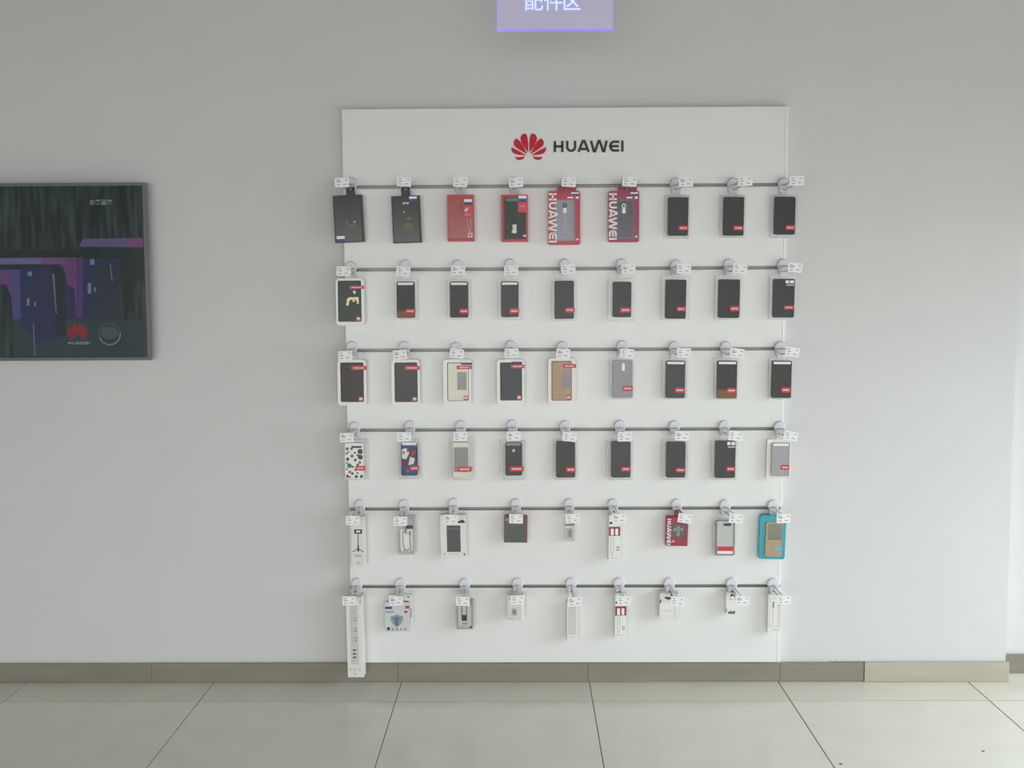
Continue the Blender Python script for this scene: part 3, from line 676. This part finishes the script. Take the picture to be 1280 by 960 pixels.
it.tab(M_clearrim, 10, .01)

it = Item(4, 2, 'accessory_box', 'white box with a tall black picture on its front', 'box', (551, 643.5, 583, 697.4), d=.022, p=.02, tilt=math.radians(-.8), yaw=math.radians(-3))
it.slab('carton', it.box, 0, .022, M_whitebox, .6, .0006)
pic = it.slab('device_picture', (559.2, 656.8, 576.2, 689.8), .0222, .0005, mat('dark_slate_print', (58, 62, 61), .35, noise=.06), .4)
it.slab('picture_line', (560, 661, 575.6, 661.5), .0227, .0003, M_mgrey, .1, parent=pic)
it.polys('print', [[(572.6, 653.8), (572.6, 652), (576, 651), (578, 649.6), (580.5, 650.2), (582, 652), (581.8, 653.8)]], .0222, M_ink)
it.slab('print', (555, 691.6, 557, 694.4), .0222, .0004, M_lgrey, .4); it.slab('print', (579.6, 691, 581.8, 694.6), .0222, .0004, M_mgrey, .4); it.slab('print', (562, 692.4, 572, 693.2), .0222, .0004, M_lgrey, .2)
it.tab(M_whitebox, 10, .008, .0015)

it = Item(4, 3, 'accessory_box', 'square black box with thin red sides', 'box', (630.2, 645.4, 659.3, 678.4), d=.03, p=.018, tilt=math.radians(.9))
it.slab('carton', it.box, 0, .028, M_redbox, .4, .0006)
it.slab('front_print', (630.4, 645.6, 657.8, 678.2), .0282, .0005, mat('black_green_print', (54, 60, 57), .3, noise=.1, nscale=30), .4)
it.slab('side_print', (657.8, 645.6, 659.1, 678.2), .0282, .0004, mat('dark_red_print', (120, 36, 36)), .3)
it.slab('print', (632.2, 648.5, 635, 651.5), .0288, .0003, M_mgrey, .3)
it.tab(M_clearrim, 10, .01, .0015)

it = Item(4, 4, 'adapter_pack', 'tiny clear pack with grey print, smallest in the fifth row', 'adapter', (705.8, 648, 718.6, 677.2), d=.016, p=.02)
it.slab('backing', (706.4, 648.6, 718, 676.6), .0005, .003, M_whitebox, .6)
it.frame('clear_sleeve', it.box, (706.8, 649, 717.6, 676.2), 0, .016, M_clearrim, .7, .4)
it.slab('top_band', (706.2, 655, 718.2, 657.6), .0155, .0006, M_mgrey, .3)
it.slab('picture', (708.8, 661, 716, 674.6), .004, .008, M_lgrey, 1)
it.slab('adapter', (711, 662.6, 714.6, 671.5), .012, .003, M_mgrey, 1)
it.tab(M_clearrim, 8, .006)

def cable_box(r, c_, box, red, look, marks, mk):
    it = Item(r, c_, 'cable_box', look, 'box', box, d=.026, p=.02, tilt=math.radians(.5), yaw=math.radians(5), group='white cable boxes with red plug pictures')
    x0, y0, x1, y1 = box
    it.slab('carton', box, 0, .026, M_whitebox, .4, .0006)
    rb = it.slab('red_print', red, .0262, .0005, mat('deep_red_print', (158, 44, 56), .4, noise=.05), .3)
    w_ = red[2]-red[0]; h_ = red[3]-red[1]
    for a_, b_ in ((.16, .42), (.56, .82)):
        it.slab('plug_picture', (red[0]+w_*a_, red[1]+h_*.2, red[0]+w_*b_, red[3]-h_*.06), .0267, .0006, M_white, 1.2, parent=rb)
    it.strokes('cable_picture', [[(x0+3.4, red[3]+1), (x0+3.2, y1-12), (x0+4.4, y1-5)], [(x0+6.4, red[3]+1), (x0+6.6, y1-12), (x0+5.6, y1-5)]], .7, .0262, M_lgrey)
    for a_ in marks: it.slab('print', a_, .0262, .0004, mk, .4)
    it.slab('print', (x0+1.5, y1-3.2, x1-2, y1-2.4), .0262, .0004, M_lgrey, .2)
    it.slab('print', (x0+.8, red[1]-6, x0+4.6, red[1]-3.4), .0262, .0004, M_ink, .4)
    it.tab(M_whitebox, 9, .01, .0015)
cable_box(4, 5, (760, 643.8, 774.8, 700.4), (760.3, 658.4, 774.4, 669.8), 'white cable box with red plug picture and two red marks', [(769.8, 683.4, 773.6, 684.8), (769.8, 686.6, 773.6, 688)], M_red)

it = Item(4, 6, 'accessory_box', 'dark red square box with white vertical lettering and black window', 'box', (832.4, 646.4, 859.6, 682.6), d=.026, p=.02, tilt=math.radians(1.4), yaw=math.radians(2))
mdr = mat('dusky_red_card', (150, 44, 60), .4, noise=.05)
it.slab('carton', it.box, 0, .026, mdr, .4, .0006)
it.slab('window', (838.6, 656.4, 856, 671.6), .0262, .0005, mat('dark_window', (70, 74, 76)), .4)
it.strokes('cable_picture', [[(846.2, 657.6), (846.2, 670)], [(848.4, 657.6), (848.4, 670)]], .8, .0267, M_lgrey)
it.polys('plug_picture', [[(840.6, 661.4), (843, 659.6), (845.2, 660.4), (844.8, 663), (841.4, 664.4)], [(849.4, 660.4), (853.4, 659.8), (854.2, 662.4), (850.4, 664)]], .0267, M_mgrey)
it.brand_vertical((833.2, 648.6, 838.2, 681.4), .0262, M_white)
it.slab('print', (839.6, 675.2, 843.4, 678), .0262, .0004, mat('pale_pink_print', (226, 150, 158)), .3)
it.tab(mdr, 9, .01, .0015)

it = Item(4, 7, 'phone_case_pack', 'white phone case with grey rim and red band near its lower end', 'phone case', (891.6, 648.6, 919.8, 695.6), d=.014, p=.022, tilt=math.radians(.4))
it.slab('tray', (892.4, 649.4, 919, 694.8), .0005, .0012, M_clear, 1.5)
it.frame('tray_rim', it.box, (892.8, 649.8, 918.6, 694.4), 0, .005, M_clearrim, 2, 1.2)
it.frame('case_rim', (894.8, 650.6, 918, 694.4), (896.2, 652, 916.8, 693), .002, .010, M_midgrey, 2, 1)
b_ = it.slab('case', (896, 651.8, 917, 693.2), .002, .008, M_lgrey, 1)
it.slab('red_band', (896.8, 683.4, 917.4, 688.8), .0105, .0008, M_red, .4, parent=b_)
it.slab('white_lower_strip', (897, 689.2, 916.6, 692.4), .0102, .0006, M_white, .5, parent=b_)
it.slab('sticker', (904.2, 654.4, 913.4, 657.6), .0105, .0006, M_ink, .4, parent=b_)
it.tab(M_clear, 10)

it = Item(4, 8, 'phone_case_pack', 'bright teal phone case with tan insert and grey window', 'phone case', (949, 644.2, 982.4, 699.6), d=.02, p=.02, tilt=math.radians(1.8))
it.slab('teal_shell', it.box, 0, .012, M_teal, 3, .002)
b_ = it.slab('insert', (956.6, 652.6, 977.4, 696), .0122, .006, M_tan, 2.4, .0012)
it.slab('view_window', (959.8, 655.4, 977, 675), .0183, .0006, mat('greenish_window', (122, 122, 110), .3, noise=.14, nscale=30, stretch=(1, 1, 4)), .4, parent=b_)
it.polys('blue_notch', [[(968, 686.4), (970, 683.6), (977.3, 682.6), (977.3, 688), (968, 688)]], .0183, M_sky, parent=b_)
it.tab(M_clearrim, 10, .004, .0015)

# ---- bottom row
it = Item(5, 0, 'power_strip_box', 'long white power strip box reaching below the panel', 'box', (435, 746, 455, 846.6), d=.05, p=.018, yaw=math.radians(-3), tilt=math.radians(-.6))
it.slab('carton', it.box, 0, .05, M_whitebox, .3, .0008)
st_ = it.slab('strip_picture', (440, 756, 449.6, 830.6), .0502, .0006, mat('pale_strip_print', (206, 206, 202), .4, noise=.01), 1.4)
for y in (774, 787, 799): 
    for dy in (-1.6, 1.6):
        it.slab('socket_slot', (445.2, y+dy-1, 446.6, y+dy+1), .0508, .0005, M_mgrey, .3, parent=st_)
        it.slab('socket_slot', (441.6, y+dy*1.4-.5, 442.8, y+dy*1.4+.5), .0508, .0005, M_mgrey, .2, parent=st_)
        it.slab('socket_slot', (446.9, y+dy-.6, 447.9, y+dy+.6), .0508, .0005, M_mgrey, .2, parent=st_)
for y in (812.5, 817, 821.6):
    it.slab('usb_port', (442.4, y-.8, 446.2, y+.8), .0508, .0006, M_ink, .3, parent=st_)
it.slab('indicator', (442.6, 763.5, 446, 767), .0508, .0005, M_lgrey, 1.6, parent=st_)
for x in (437.6, 442.6, 448.6): it.frame('icon', (x, 835, x+3, 838.4), (x+.6, 835.6, x+2.4, 837.8), .0502, .0004, M_lgrey, .8, .5)
it.slab('print', (443, 842, 446, 843), .0502, .0004, M_mgrey, .2)
it.slab('print', (452.6, 749.6, 453.6, 753.6), .0502, .0004, M_mgrey, .2)
it.tab(M_whitebox, 12, .012, .0015)

it = Item(5, 1, 'film_pack', 'pale grey flat pack with red print, hanging behind the shield pack', 'pack', (486, 743.4, 516.4, 786.4), d=.006, p=.012)
it.slab('sleeve', it.box, 0, .004, M_whitebox, 1.2, .0008)
it.slab('print', (503, 751, 511.4, 752.4), .0042, .0004, M_dotr, .2); it.slab('print', (504, 755, 511.8, 758.4), .0042, .0004, mat('pale_pink_print', (226, 150, 158)), .2)
it.slab('print', (509.4, 745.4, 512.4, 747.4), .0042, .0004, M_mgrey, .3); it.slab('side_strip', (513, 760, 515, 772), .0042, .0004, M_lgrey, .5)
it.tab(M_whitebox, 9, .001)
it = Item(5, 1, 'film_pack', 'pale blue flat pack printed with a blue shield', 'pack', (481.2, 753, 512.2, 789.6), d=.008, p=.032)
it.slab('sleeve', it.box, 0, .006, mat('pale_blue_card', (208, 210, 211), .35, noise=.02), .8, .0008)
it.polys('shield_print', [[(488.2, 770.6), (492, 769.8), (496, 768.2), (500, 769.8), (504.2, 770.6), (503.6, 776), (501, 780.6), (496, 784.4), (491.4, 780.6), (488.8, 776)]], .0061, mat('soft_blue_print', (146, 160, 168), .4, noise=.12, nscale=60))
it.polys('shield_emblem', [[(488.4, 773), (494.5, 772.2), (496, 769.4), (497.5, 772.2), (503.8, 773), (498.6, 775), (498.6, 781), (496, 783), (493.6, 781), (493.6, 775)]], .0066, M_bluedk)
it.slab('print', (481.9, 758.4, 490.4, 761.4), .0061, .0004, M_blue, .3); it.slab('print', (482, 764.4, 492.6, 765.8), .0061, .0004, M_mgrey, .2)
it.slab('print', (507, 757.4, 512, 761), .0061, .0004, M_dotr, .3); it.slab('print', (505.6, 763.6, 509.6, 766.4), .0061, .0004, M_dotr, .3)
it.slab('icon', (484, 784, 487.2, 788), .0061, .0004, M_ink, .3)
for x in (489.4, 494.6, 499.8, 505): it.polys('icon', [[(x, 788), (x+1.6, 784.2), (x+3.4, 788)]], .0061, M_mgrey)
it.tab(M_clearrim, 9, .002)

it = Item(5, 2, 'cable_box', 'small grey box picturing a black plug', 'box', (571, 751, 591.2, 786.6), d=.024, p=.02)
it.slab('carton', it.box, 0, .0235, M_greybox, .4, .0006)
it.slab('inner_print', (573, 753, 588.8, 782.6), .0237, .0004, mat('silver_print', (196, 195, 192), .4, noise=.02), .5)
it.strokes('plug_picture', [[(577.6, 757), (577.6, 770)], [(583.4, 757), (583.4, 770)]], 1.0, .0242, M_ink)
it.slab('plug_picture', (577.2, 768.6, 583.8, 776), .0242, .0006, M_ink, .8)
it.slab('print', (588, 751.6, 590.6, 756), .0242, .0004, M_mgrey, .4); it.slab('print', (578, 778.4, 584.4, 780.6), .0242, .0004, M_mgrey, .2)
it.slab('print', (572.2, 783.4, 586, 784.6), .0239, .0004, M_lgrey, .2); it.slab('print', (587.4, 782.8, 590, 785), .0239, .0004, M_ink, .3)
it.tab(M_clearrim, 9, .01)

it = Item(5, 3, 'charger_box', 'squat white box with a faint grey charger drawing', 'box', (637.4, 744.6, 656.2, 775.8), d=.05, p=.022, yaw=math.radians(-13), tilt=math.radians(.6))
it.slab('carton', it.box, 0, .05, M_whitebox, .4, .0008)
it.slab('charger_picture', (643, 760.6, 650, 769.6), .0502, .0006, M_lgrey, 2.6)
it.slab('charger_face', (644.6, 762.4, 648.4, 767.8), .0508, .0005, M_mgrey, 1.6)
it.slab('print', (639.4, 748.6, 644, 749.6), .0502, .0004, M_mgrey, .2); it.slab('print', (647.6, 752.8, 650.6, 754.8), .0502, .0004, M_mgrey, .4); it.slab('print', (651.4, 747.6, 653.6, 749.8), .0502, .0004, M_mgrey, .4)
it.slab('print', (639, 773, 645, 773.8), .0502, .0004, M_lgrey, .2)
it.tab(M_whitebox, 9, .01, .0015)

it = Item(5, 4, 'cable_box', 'tall narrow white box with plain grey inset', 'box', (708.2, 752, 721.8, 800.4), d=.03, p=.018, yaw=math.radians(3))
it.slab('carton', it.box, 0, .03, M_whitebox, .4, .0008)
it.slab('inset_print', (710.2, 757.6, 719.8, 793.6), .0302, .0005, mat('pale_strip_print', (206, 206, 202)), .4)
it.slab('print', (710.4, 796, 719.6, 796.8), .0302, .0004, M_lgrey, .2)
it.tab(M_whitebox, 8, .01, .0015)
cable_box(5, 5, (767.8, 741.4, 782.4, 796.6), (768.2, 757.8, 782.2, 769.4), 'white cable box with red plug picture and two grey marks', [(777.4, 783, 780.6, 784.6), (777.4, 786.2, 780.6, 787.6)], M_mgrey)

it = Item(5, 6, 'charger_box', 'white box with black logo specks and open top flap', 'box', (824.4, 742, 848.2, 773.6), d=.045, p=.016, tilt=math.radians(.8))
it.slab('carton', it.box, 0, .045, M_whitebox, .4, .0008)
it.polys('black_print', [[(829.4, 747), (832.4, 746), (837, 746.4), (839.4, 748.6), (834, 749.6)], [(838, 742.8), (840.2, 742.6), (840.4, 745.6), (838.6, 745.8)], [(824.7, 750), (826.4, 749), (826, 754), (824.7, 754.4)]], .0452, M_ink)
it.slab('flap', (826.2, 749.8, 847.6, 750.6), .0452, .0008, M_lgrey, .2)
it.strokes('fold_line', [[(843.4, 751), (843.8, 773)], [(826, 752.6), (843, 753.4)]], .6, .0452, M_lgrey)
it.slab('print', (827, 763, 840, 763.7), .0452, .0004, M_lgrey, .2)
it.tab(M_whitebox, 10, .01, .0015)

it = Item(5, 7, 'adapter_box', 'small upright white box with black print at top and bottom', 'box', (907.4, 741, 920.4, 768.4), d=.028, p=.018, tilt=math.radians(.6))
it.slab('carton', it.box, 0, .028, M_whitebox, .4, .0006)
it.polys('black_print', [[(912.4, 744.2), (914.6, 741.8), (917.2, 743.4), (919.4, 746.2), (917.6, 745.8), (915.6, 744), (913.4, 746.4)]], .0282, M_ink)
for a_, h_ in ((910.4, 764.4), (912.6, 763.8), (914.8, 764.2), (917, 763.6)): it.slab('black_print', (a_, h_, a_+1.7, 767.4), .0282, .0004, M_ink, .2)
it.slab('black_print', (907.6, 761, 908.4, 764.8), .0282, .0004, M_ink, .2); it.slab('print', (912, 748.6, 913.4, 750), .0282, .0004, M_dotr, .3); it.slab('print', (918.4, 748.4, 919.6, 749.8), .0282, .0004, M_dotr, .3)
it.tab(M_whitebox, 9, .008, .0015)

it = Item(5, 8, 'earphone_box', 'tall white box with two faint cable lines', 'box', (959.6, 743, 977, 791.4), d=.024, p=.018, tilt=math.radians(.7))
it.slab('carton', it.box, 0, .024, M_whitebox, .4, .0008)
it.strokes('cable_picture', [[(966, 753), (966, 781)], [(972.6, 753), (972.6, 781)], ], .8, .0242, M_lgrey)
it.slab('plug_picture', (965, 752, 967.2, 759.6), .0242, .0005, M_mgrey, .8); it.slab('plug_picture', (971.6, 752, 973.8, 757), .0242, .0005, M_mgrey, .8)
it.frame('panel_line', (961.6, 748, 975.4, 783), (962.1, 748.5, 974.9, 782.5), .0242, .0003, M_lgrey, .5, .4)
it.slab('print', (966, 786.6, 972, 787.6), .0242, .0004, M_lgrey, .2)
it.tab(M_whitebox, 9, .008, .0015)

# ------------------------------------------------------------------ television
YS = -.075
tr = at(180.5, 228, YS); br = at(189.3, 450.3, YS)
TVX1 = (tr.x+br.x)/2; TVZ1 = tr.z; TVZ0 = br.z; TVW = (TVZ1-TVZ0)*1.74; TVX0 = TVX1-TVW
tv = empty('television', (TVX0+TVW/2, 0, TVZ0)); tag(tv, 'wall mounted flat television with grey bezel showing phones on a dark screen', 'television')
hw, hh = TVW/2, TVZ1-TVZ0
MB().prism(rr(-hw+.01, hw-.01, .01, hh-.01, .004), -.035, YS+.012).build('housing', M_tvback, tv)
MB().box(-.2, .2, -.035, -.0005, .18, .52).build('wall_mount', M_tvback, tv)
BZ = .0125
MB().ring(rr(-hw, hw, 0, hh, .003), rr(-hw+BZ, hw-BZ, BZ, hh-BZ, .001), YS+.022, YS).build('bezel', M_bezel, tv)
def scr_mat(name, rgb, es=1.0): return mat('screen_'+name, (8, 8, 8), .12, spec=.4, emit=rgb, es=es, noise=.0)
def screen_bg():
    m = mat('screen_picture', (8, 9, 9), .12, spec=.4); nt = m.node_tree; b = nt.nodes['Principled BSDF']
    tc = nt.nodes.new('ShaderNodeTexCoord'); mp = nt.nodes.new('ShaderNodeMapping'); mp.inputs['Scale'].default_value = (22, 1, 2.2)
    n = nt.nodes.new('ShaderNodeTexNoise'); n.inputs['Scale'].default_value = 2.0; n.inputs['Detail'].default_value = 3
    cr = nt.nodes.new('ShaderNodeValToRGB'); cr.color_ramp.elements[0].position = .42; cr.color_ramp.elements[0].color = lin((30, 38, 39))+(1,)
    cr.color_ramp.elements[1].position = .78; cr.color_ramp.elements[1].color = lin((54, 66, 62))+(1,)
    nt.links.new(tc.outputs['Object'], mp.inputs[0]); nt.links.new(mp.outputs[0], n.inputs['Vector']); nt.links.new(n.outputs[0], cr.inputs[0])
    nt.links.new(cr.outputs[0], b.inputs['Emission Color']); b.inputs['Emission Strength'].default_value = 1
    return m
scr = MB().box(-hw+BZ-.002, hw-BZ+.002, YS+.004, YS+.012, BZ-.002, hh-BZ+.002).build('screen', screen_bg(), tv)
YF = YS+.0038
def spoly(name, pts, rgb, lay=1, es=1.0):
    y = YF-.0002*lay; mb = MB()
    for P in pts:
        q = [at(px, py, y) for px, py in P]
        mb.prism([(v.x-tv.location.x, v.z-tv.location.z) for v in q], y+.00015, y)
    return mb.build(name, scr_mat('%d_%d_%d' % rgb, rgb, es), scr)
def R4(x0, y0, x1, y1): return [(x0, y0), (x1, y0), (x1, y1), (x0, y1)]
# dark floor of the picture and soft bars
spoly('screen_dark_area', [R4(-60, 312, 180.4, 352)], (33, 41, 41), 1)
spoly('screen_reflection', [R4(16, 400, 182, 446), ], (42, 53, 56), 1)
# far phone lying flat: lilac edge
spoly('screen_phone_edge', [[(98, 308), (104, 298.5), (178.6, 297.5), (179.2, 309)]], (74, 68, 100), 2)
spoly('screen_phone_edge', [[(160, 297.8), (178.6, 297.6), (179.2, 309), (160, 309)]], (92, 58, 94), 3)
# middle phone
spoly('screen_phone', [[(70, 323), (150, 323), (150, 400), (76, 400)]], (40, 42, 66), 2)
spoly('screen_phone_glow', [[(66, 322), (98, 322), (98, 398), (96, 398), (93, 360), (84, 356), (81, 338), (76, 330), (66, 326)]], (80, 54, 88), 3)
spoly('screen_phone_glow', [[(96, 322), (104, 322), (103, 398), (96, 398)]], (60, 52, 84), 3)
spoly('screen_phone_shadow', [[(118, 330), (150, 330), (150, 400), (118, 400)]], (38, 46, 54), 3)
# near phone
spoly('screen_phone_edge', [[(-60, 323), (76, 322), (84, 330), (-60, 331)]], (82, 80, 112), 4)
spoly('screen_phone_edge', [[(52, 322.2), (78, 322), (84, 330), (52, 330.6)]], (88, 62, 96), 5)
spoly('screen_phone', [[(24, 336), (72, 333), (79, 340), (82, 420), (46, 430), (26, 402)]], (38, 44, 66), 4)
spoly('screen_phone', [[(64, 333), (74, 333.5), (80, 341), (82, 420), (70, 420)]], (33, 41, 43), 5)
spoly('screen_phone_glow', [[(-60, 337), (24, 337), (26, 399), (16, 399), (14, 372), (8, 356), (-60, 350)]], (76, 56, 90), 4)
spoly('screen_phone_glow', [[(14, 337), (25, 337), (26, 399), (17, 399)]], (62, 60, 98), 5)
spoly('screen_light', [R4(34.5, 339.5, 40, 345), R4(33.6, 373, 37, 382), R4(42.6, 377, 44.6, 383), R4(112.6, 324, 118, 331), R4(109.6, 353.6, 114, 367), R4(117.6, 359, 119.6, 365)], (84, 98, 124), 6)
for P in ([(65, 342), (68, 342), (71, 392), (69.6, 392)], [(41, 404), (42.4, 404), (44.4, 445), (42.8, 445)], [(137, 330), (138.6, 330), (141, 352), (139.6, 352)]):
    spoly('screen_line', [P], (72, 86, 92), 6)
# emblem, word and round badge on the screen
q = at(97.6, 425.2, YF-.0014)
mb = MB(); wd = (at(111.6, 420, YF)-at(84, 420, YF)).x
for p in petals(wd): mb.prism([(q.x-tv.location.x+x, q.z-tv.location.z+z) for x, z in p], YF-.0012, YF-.0014)
mb.build('screen_emblem', scr_mat('emblem', (112, 38, 42)), scr)
a = at(85, 430.6, YF-.0014); b = at(112, 427, YF-.0014); L, st = brand_letters(b.x-a.x, b.z-a.z); mb = MB()
for l in L:
    for p in l: mb.stroke([(a.x-tv.location.x+x, a.z-tv.location.z+z) for x, z in p], st, YF-.0012, YF-.0014)
mb.build('screen_lettering', scr_mat('lettering', (112, 124, 122)), scr)
cb = at(137, 417.5, YF-.0014); k = (at(150, 417.5, YF)-at(137, 417.5, YF)).x
def ringarc(r, a0, a1, t, rgb, nm):
    mb = MB().stroke([(cb.x-tv.location.x+x, cb.z-tv.location.z+z) for x, z in arc(0, 0, r, r, a0, a1, 24)], t, YF-.0012, YF-.0014); mb.build(nm, scr_mat(nm, rgb), scr)
ringarc(k*1.02, 198, 370, .005, (108, 102, 70), 'screen_gold_ring')
ringarc(k*1.02, 20, 190, .004, (62, 74, 74), 'screen_grey_ring')
MB().prism([(cb.x-tv.location.x+x, cb.z-tv.location.z+z) for x, z in ell(0, .004, k*.84, k*.6, 20)], YF-.0010, YF-.0012).build('screen_badge', scr_mat('badge', (56, 70, 72)), scr)

def text_mesh(s, size, name, bold=0.0):
    cu = bpy.data.curves.new(name, 'FONT'); cu.body = s; cu.size = size; cu.offset = bold; cu.extrude = 0.0; cu.align_x = 'CENTER'
    ob = bpy.data.objects.new(name, cu); C.objects.link(ob)
    bpy.context.view_layer.update()
    me = bpy.data.meshes.new_from_object(ob.evaluated_get(bpy.context.evaluated_depsgraph_get())); me.name = name
    bpy.data.objects.remove(ob); bpy.data.curves.remove(cu)
    return me
p = at(126, 255.6, YF-.0012); me = text_mesh('众筹品鉴', .0235, 'screen_caption', .0004)
o = link('screen_caption', me, scr_mat('caption', (112, 122, 120)), scr, (p.x-tv.location.x, YF-.0013, p.z-tv.location.z)); o.rotation_euler = (math.radians(90), 0, 0)

# ------------------------------------------------------------------ hanging LED sign
SY = -.75
sl = at(620.5, 37, SY); sr = at(767, 37, SY); SW = sr.x-sl.x; SH = SW*.5
sign = empty('hanging_sign', ((sl.x+sr.x)/2, SY, (at(693, 37.6, SY)).z)); tag(sign, 'clear acrylic hanging sign with glowing blue violet edges and lettering', 'sign')
M_acr = mat('edge_lit_acrylic', (205, 200, 222), .1, alpha=.32, noise=.01, emit=(150, 142, 185), es=.55)
M_edge = mat('led_edge', (90, 80, 230), .3, emit=(112, 98, 255), es=1.6)
M_edge2 = mat('led_edge_side', (120, 110, 220), .3, emit=(140, 130, 215), es=.55)
M_char = mat('led_lettering', (150, 160, 255), .3, emit=(150, 165, 255), es=1.7)
MB().box(-SW/2, SW/2, 0, .005, 0, SH).build('acrylic_plate', M_acr, sign)
MB().box(-SW/2, SW/2, -.0005, .0055, -.002, .0016).build('edge_light', M_edge, sign)
for s_ in (-1, 1): MB().box(s_*SW/2-.0012, s_*SW/2+.0012, -.0003, .0053, .002, SH).build('edge_light', M_edge2, sign)
MB().box(-SW/2-.004, SW/2+.004, -.014, .019, SH-.001, SH+.03).build('mount_bar', M_alu, sign)
for s_ in (-1, 1): MB().tube([(s_*SW*.38, .0025, SH+.03), (s_*SW*.38, .0025, ZC-sign.location.z)], .0012, 6).build('suspension_wire', M_wire, sign)
kx = SW/146.5
for ch, px in (('配', 667), ('件', 692), ('区', 714.5)):
    me = text_mesh(ch, 24.5*kx, 'character', .0003)
    q = at(px, 11.0, SY-.001)
    o = link('character', me, M_char, sign, (q.x-sign.location.x, -.0012, q.z-sign.location.z)); o.rotation_euler = (math.radians(90), 0, 0)

# ------------------------------------------------------------------ ceiling downlights behind the viewer (their glints show on the panel)
M_lamp = mat('downlight_glow', (255, 255, 255), .5, emit=(255, 250, 240), es=22)
for px, py in ((568, 210), (755, 196)):
    P = at(px, py, -PT); d = (P-CAM); t = (ZC-.012-P.z)/d.z
    L = Vector((P.x+d.x*t, -PT-d.y*t, ZC))
    dl = empty('ceiling_downlight', L); tag(dl, 'round recessed ceiling downlight behind the viewer, %s' % ('left one' if px < 600 else 'right one'), 'lamp', 'ceiling downlights')
    n = 20; top = [(.075*math.cos(2*math.pi*k/n), .075*math.sin(2*math.pi*k/n)) for k in range(n)]
    mb = MB(); mb.add([(x, y, -.001) for x, y in top]+[(x, y, -.012) for x, y in top]+[(x*.75, y*.75, -.012) for x, y in top]+[(x*.75, y*.75, -.004) for x, y in top],
           [(r_*n+k, r_*n+(k+1) % n, (r_+1)*n+(k+1) % n, (r_+1)*n+k) for r_ in range(3) for k in range(n)])
    mb.build('trim_ring', M_alu, dl)
    MB().add([(x*.74, y*.74, -.011) for x, y in top]+[(x*.74, y*.74, -.005) for x, y in top], [tuple(range(n)), tuple(range(n, 2*n))]+[(k, (k+1) % n, n+(k+1) % n, n+k) for k in range(n)]).build('lamp_face', M_lamp, dl)

# ------------------------------------------------------------------ specks on the floor
for px, py, lb in ((1229, 939, 'tiny dark speck on the tile near the right edge'), (1051, 955, 'tiny dark speck on the tile joint at the bottom')):
    d = fwd*FPX + RT*(px-640) + UP*(480-py); P = CAM+d*(-CAM.z/d.z)
    n = 7; R = random.Random(px); lp = [((.006+.004*R.random())*math.cos(2*math.pi*k/n), (.004+.003*R.random())*math.sin(2*math.pi*k/n)) for k in range(n)]
    o = MB().add([(x, y, 0) for x, y in lp]+[(x*.5, y*.5, .002) for x, y in lp], [tuple(range(n)), tuple(range(n, 2*n))]+[(k, (k+1) % n, n+(k+1) % n, n+k) for k in range(n)]).build('floor_speck', mat('speck_dirt', (96, 92, 84), .9, noise=.2), None, (P.x, P.y, .0002))
    tag(o, lb, 'speck')
